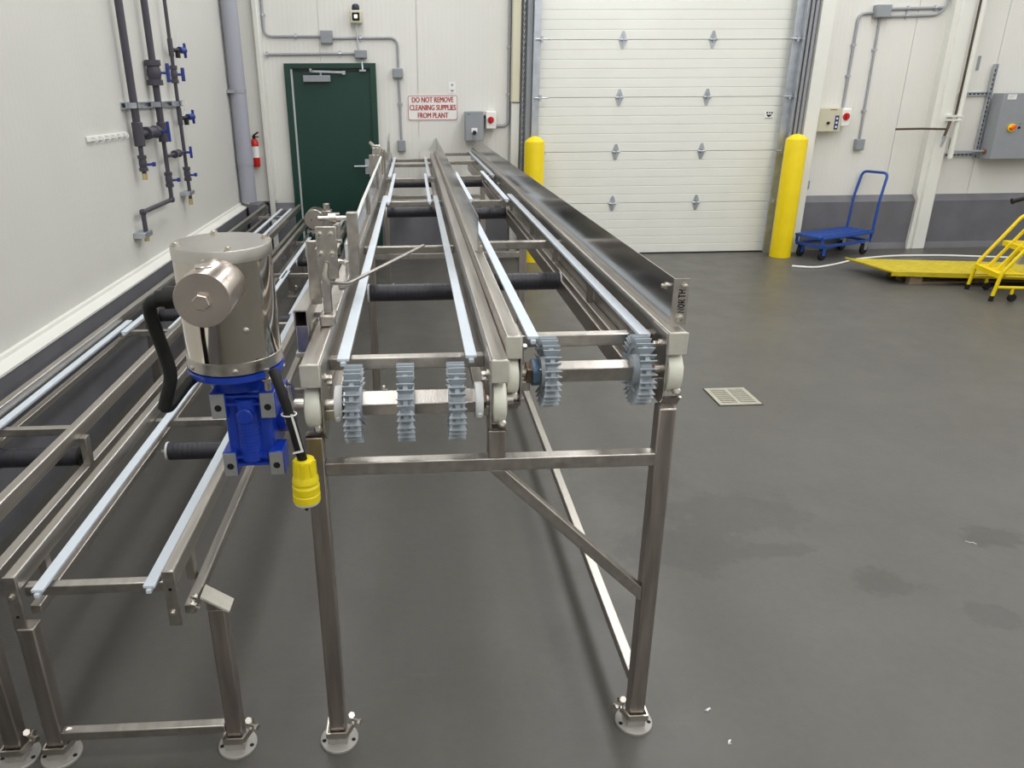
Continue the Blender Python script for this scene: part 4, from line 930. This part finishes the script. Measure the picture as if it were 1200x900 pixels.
for sx in (-1, 1):
    for sy in (-1, 1):
        x, y = sx*(Lx-.075), sy*(Wy-.035)
        b = MB(); b.box(x-.035, x+.035, y-.03, y+.03, .145, .16); b.box(x-.028, x+.028, y-.026, y-.021, .055, .15); b.box(x-.028, x+.028, y+.021, y+.026, .055, .15); f = cpart(b, 'caster_fork', galv if sx > 0 else blue_cart)
        cpart(MB().lathe([(.03, -.016), (.056, -.016), (.062, -.010), (.062, .010), (.056, .016), (.03, .016)], (x, y, .062), (0, 1, 0), 20), 'caster_wheel', black_rub, f)

# pallet and yellow deck plate
PL = thing('pallet', (5.75, 7.5, 0), 'weathered wooden pallet under the yellow tread plate', 'pallet')
for k in range(3): MB().box(4.98, 6.5, 7.19+k*.16, 7.26+k*.16, .0, .022).build('bottom_board', wood, PL)
for x in (4.98, 5.66, 6.40):
    for k in range(3): MB().box(x, x+.13-(.03 if x > 6.3 else 0), 7.19+k*.16, 7.26+k*.16, .022, .090).build('block', wood, PL)
for k in range(7): MB().box(4.98+k*.222, 4.98+k*.222+.185, 7.18, 7.58, .090, .112).build('deck_board', wood, PL)
FL, PU, PV_ = V((4.79, 7.215, .1125)), V((.977, -.213, 0)), V((-.14, .99, 0))
c4 = [FL, FL+PU*2.2, FL+PU*2.2+PV_*.70, FL+PV_*.70]
dp = MB().prism(c4, (0, 0, .012)).build('deck_plate', deckplate, smooth=False)
tag(dp, 'worn yellow tread plate lying on a pallet in front of the column', 'plate')
lip = MB(); up_ = V((0, 0, .016)); lip.bar(c4[0]+up_, c4[3]+up_, .02, .012); lip.bar(c4[0]-up_*.3, c4[1]-up_*.3, .012, .045); lip.build('edge_lip', deckplate, dp)
b = MB(); PN = PU.cross(V((0, 0, 1)))
for i in range(56):
    for j in range(17):
        q = FL+PU*(.04+i*.038)+PV_*(.03+j*.039)+V((0, 0, .0122)); a = .9 if (i+j) % 2 else -.9; d1 = (PU*math.cos(a)+PN*math.sin(a))*.016; d2 = (PU*math.sin(a)-PN*math.cos(a))*.005
        b.add([q-d1, q+d2, q+d1, q-d2, q+V((0, 0, .005))], [(0, 1, 4), (1, 2, 4), (2, 3, 4), (3, 0, 4)])
tr = b.build('tread', deckplate, dp, smooth=False); tr['kind'] = 'stuff'
b = MB(); b.tube(arc([(4.186, 8.069, .012), (4.396, 7.963, .012), (4.72, 8.12, .012), (5.10, 8.38, .012), (5.62, 8.52, .012), (6.2, 8.50, .012), (7.0, 8.28, .012), (7.6, 8.2, .012)], .15, 5), .0115, 8)
tag(b.build('hose', hose_w), 'white hose lying on the floor behind the yellow tread plate', 'hose')

# yellow rolling ladder
LD = thing('step_ladder', (5.69, 6.74, 0.0), 'yellow rolling step ladder with black hand grip at the right edge', 'ladder')
def ytube(b, pts, r=.0165): b.tube(arc(pts, .05, 4), r, 10)
for y in (6.505, 6.965):
    b = MB(); ytube(b, [(5.33, y, 0.03), (5.365, y, 0.261), (5.67, y, 0.731), (6.14, y, 0.748)]); b.build('side_rail', yellow_p, LD)
    b = MB(); ytube(b, [(5.35, y, 0.131), (6.34, y, 0.131)], .014); ytube(b, [(5.64, y, 0.131), (5.64, y, 0.278), (5.89, y, 0.696)], .014); ytube(b, [(6.29, y, 0.05), (6.11, y, 0.739)], .016); b.build('brace', yellow_p, LD)
    b = MB(); b.cyl((5.325, y, 0.0), (5.332, y, 0.05), .021, 12); b.build('rubber_foot', black_rub, LD)
    b = MB(); ytube(b, [(5.49, y+.0, 0.061), (5.49, y, 0.139)], .014); f = b.build('caster_stem', yellow_p, LD)
    MB().lathe([(.012, -.014), (.034, -.014), (.038, -.008), (.038, .008), (.034, .014), (.012, .014)], (5.5, y, 0.038), (0, 1, 0), 16).build('caster_wheel', black_rub, f)
for (x0, x1, z) in ((5.345, 5.575, .245), (5.535, 5.775, .478), (5.68, 6.14, .715)):
    o = MB().box(x0, x1, 6.521, 6.949, z, z+.012).build('step', yellow_p, LD, bevel=.003)
    b = MB(); b.box(x0, x0+.012, 6.521, 6.949, z-.035, z); b.build('step_nosing', yellow_p, o)
    b = MB(); n = int((x1-x0)/.03)
    for i in range(1, n):
        for j in range(14): b.cyl((x0+i*.03, 6.545+j*.0295, z+.012), (x0+i*.03, 6.545+j*.0295, z+.015), .006, 5)
    b.build('step_grip', yellow_p, o, smooth=False)['kind'] = 'stuff'
for y in (6.66, 6.82): MB().bar((5.39, y, 0.248), (5.69, y, 0.696), .022, .022).build('cross_bar', yellow_p, LD)
b = MB(); b.prism([(5.575, 6.68, 0.313), (5.65, 6.68, 0.313), (5.69, 6.68, 0.435), (5.62, 6.68, 0.435)], (0, .10, 0)); b.build('notice_plate', galv, LD)
b = MB(); ytube(b, [(5.67, 6.69, .739), (5.58, 6.69, .935), (5.50, 6.69, .915)], .010); b.build("grip_stem", galv, LD)
b = MB().lathe([(.026, 0), (.028, .012), (.020, .016), (.018, .035), (.020, .05), (.020, .10), (.028, .104), (.028, .118)], (5.505, 6.69, .918), (-.95, .05, -.28), 14); b.build('hand_grip', black_rub, LD)
LD.location = (5.73, 6.664, 0); LD.rotation_euler = (0, 0, R(-11.5))

# repeats of a kind share a group
GROUPS = {'conduit': 'grey conduits on the back wall', 'junction_box': 'grey junction boxes on the back wall', 'outlet_box': 'small grey outlet boxes on the back wall',
          'water_pipe': 'water pipes on the left wall', 'strut_channel': 'slotted struts beside the control cabinet', 'paper_scrap': 'scraps on the floor',
          'conveyor_frame': 'two-lane conveyor frames', 'gear_motor': 'gear motors on the conveyors', 'guide_bracket': 'guide brackets on the tall conveyor', 'emergency_switch': 'red knob safety switches'}
for o in COL.objects:
    k = o.name.split('.')[0]
    if o.parent is None and k in GROUPS and 'label' in o.keys(): o['group'] = GROUPS[k]
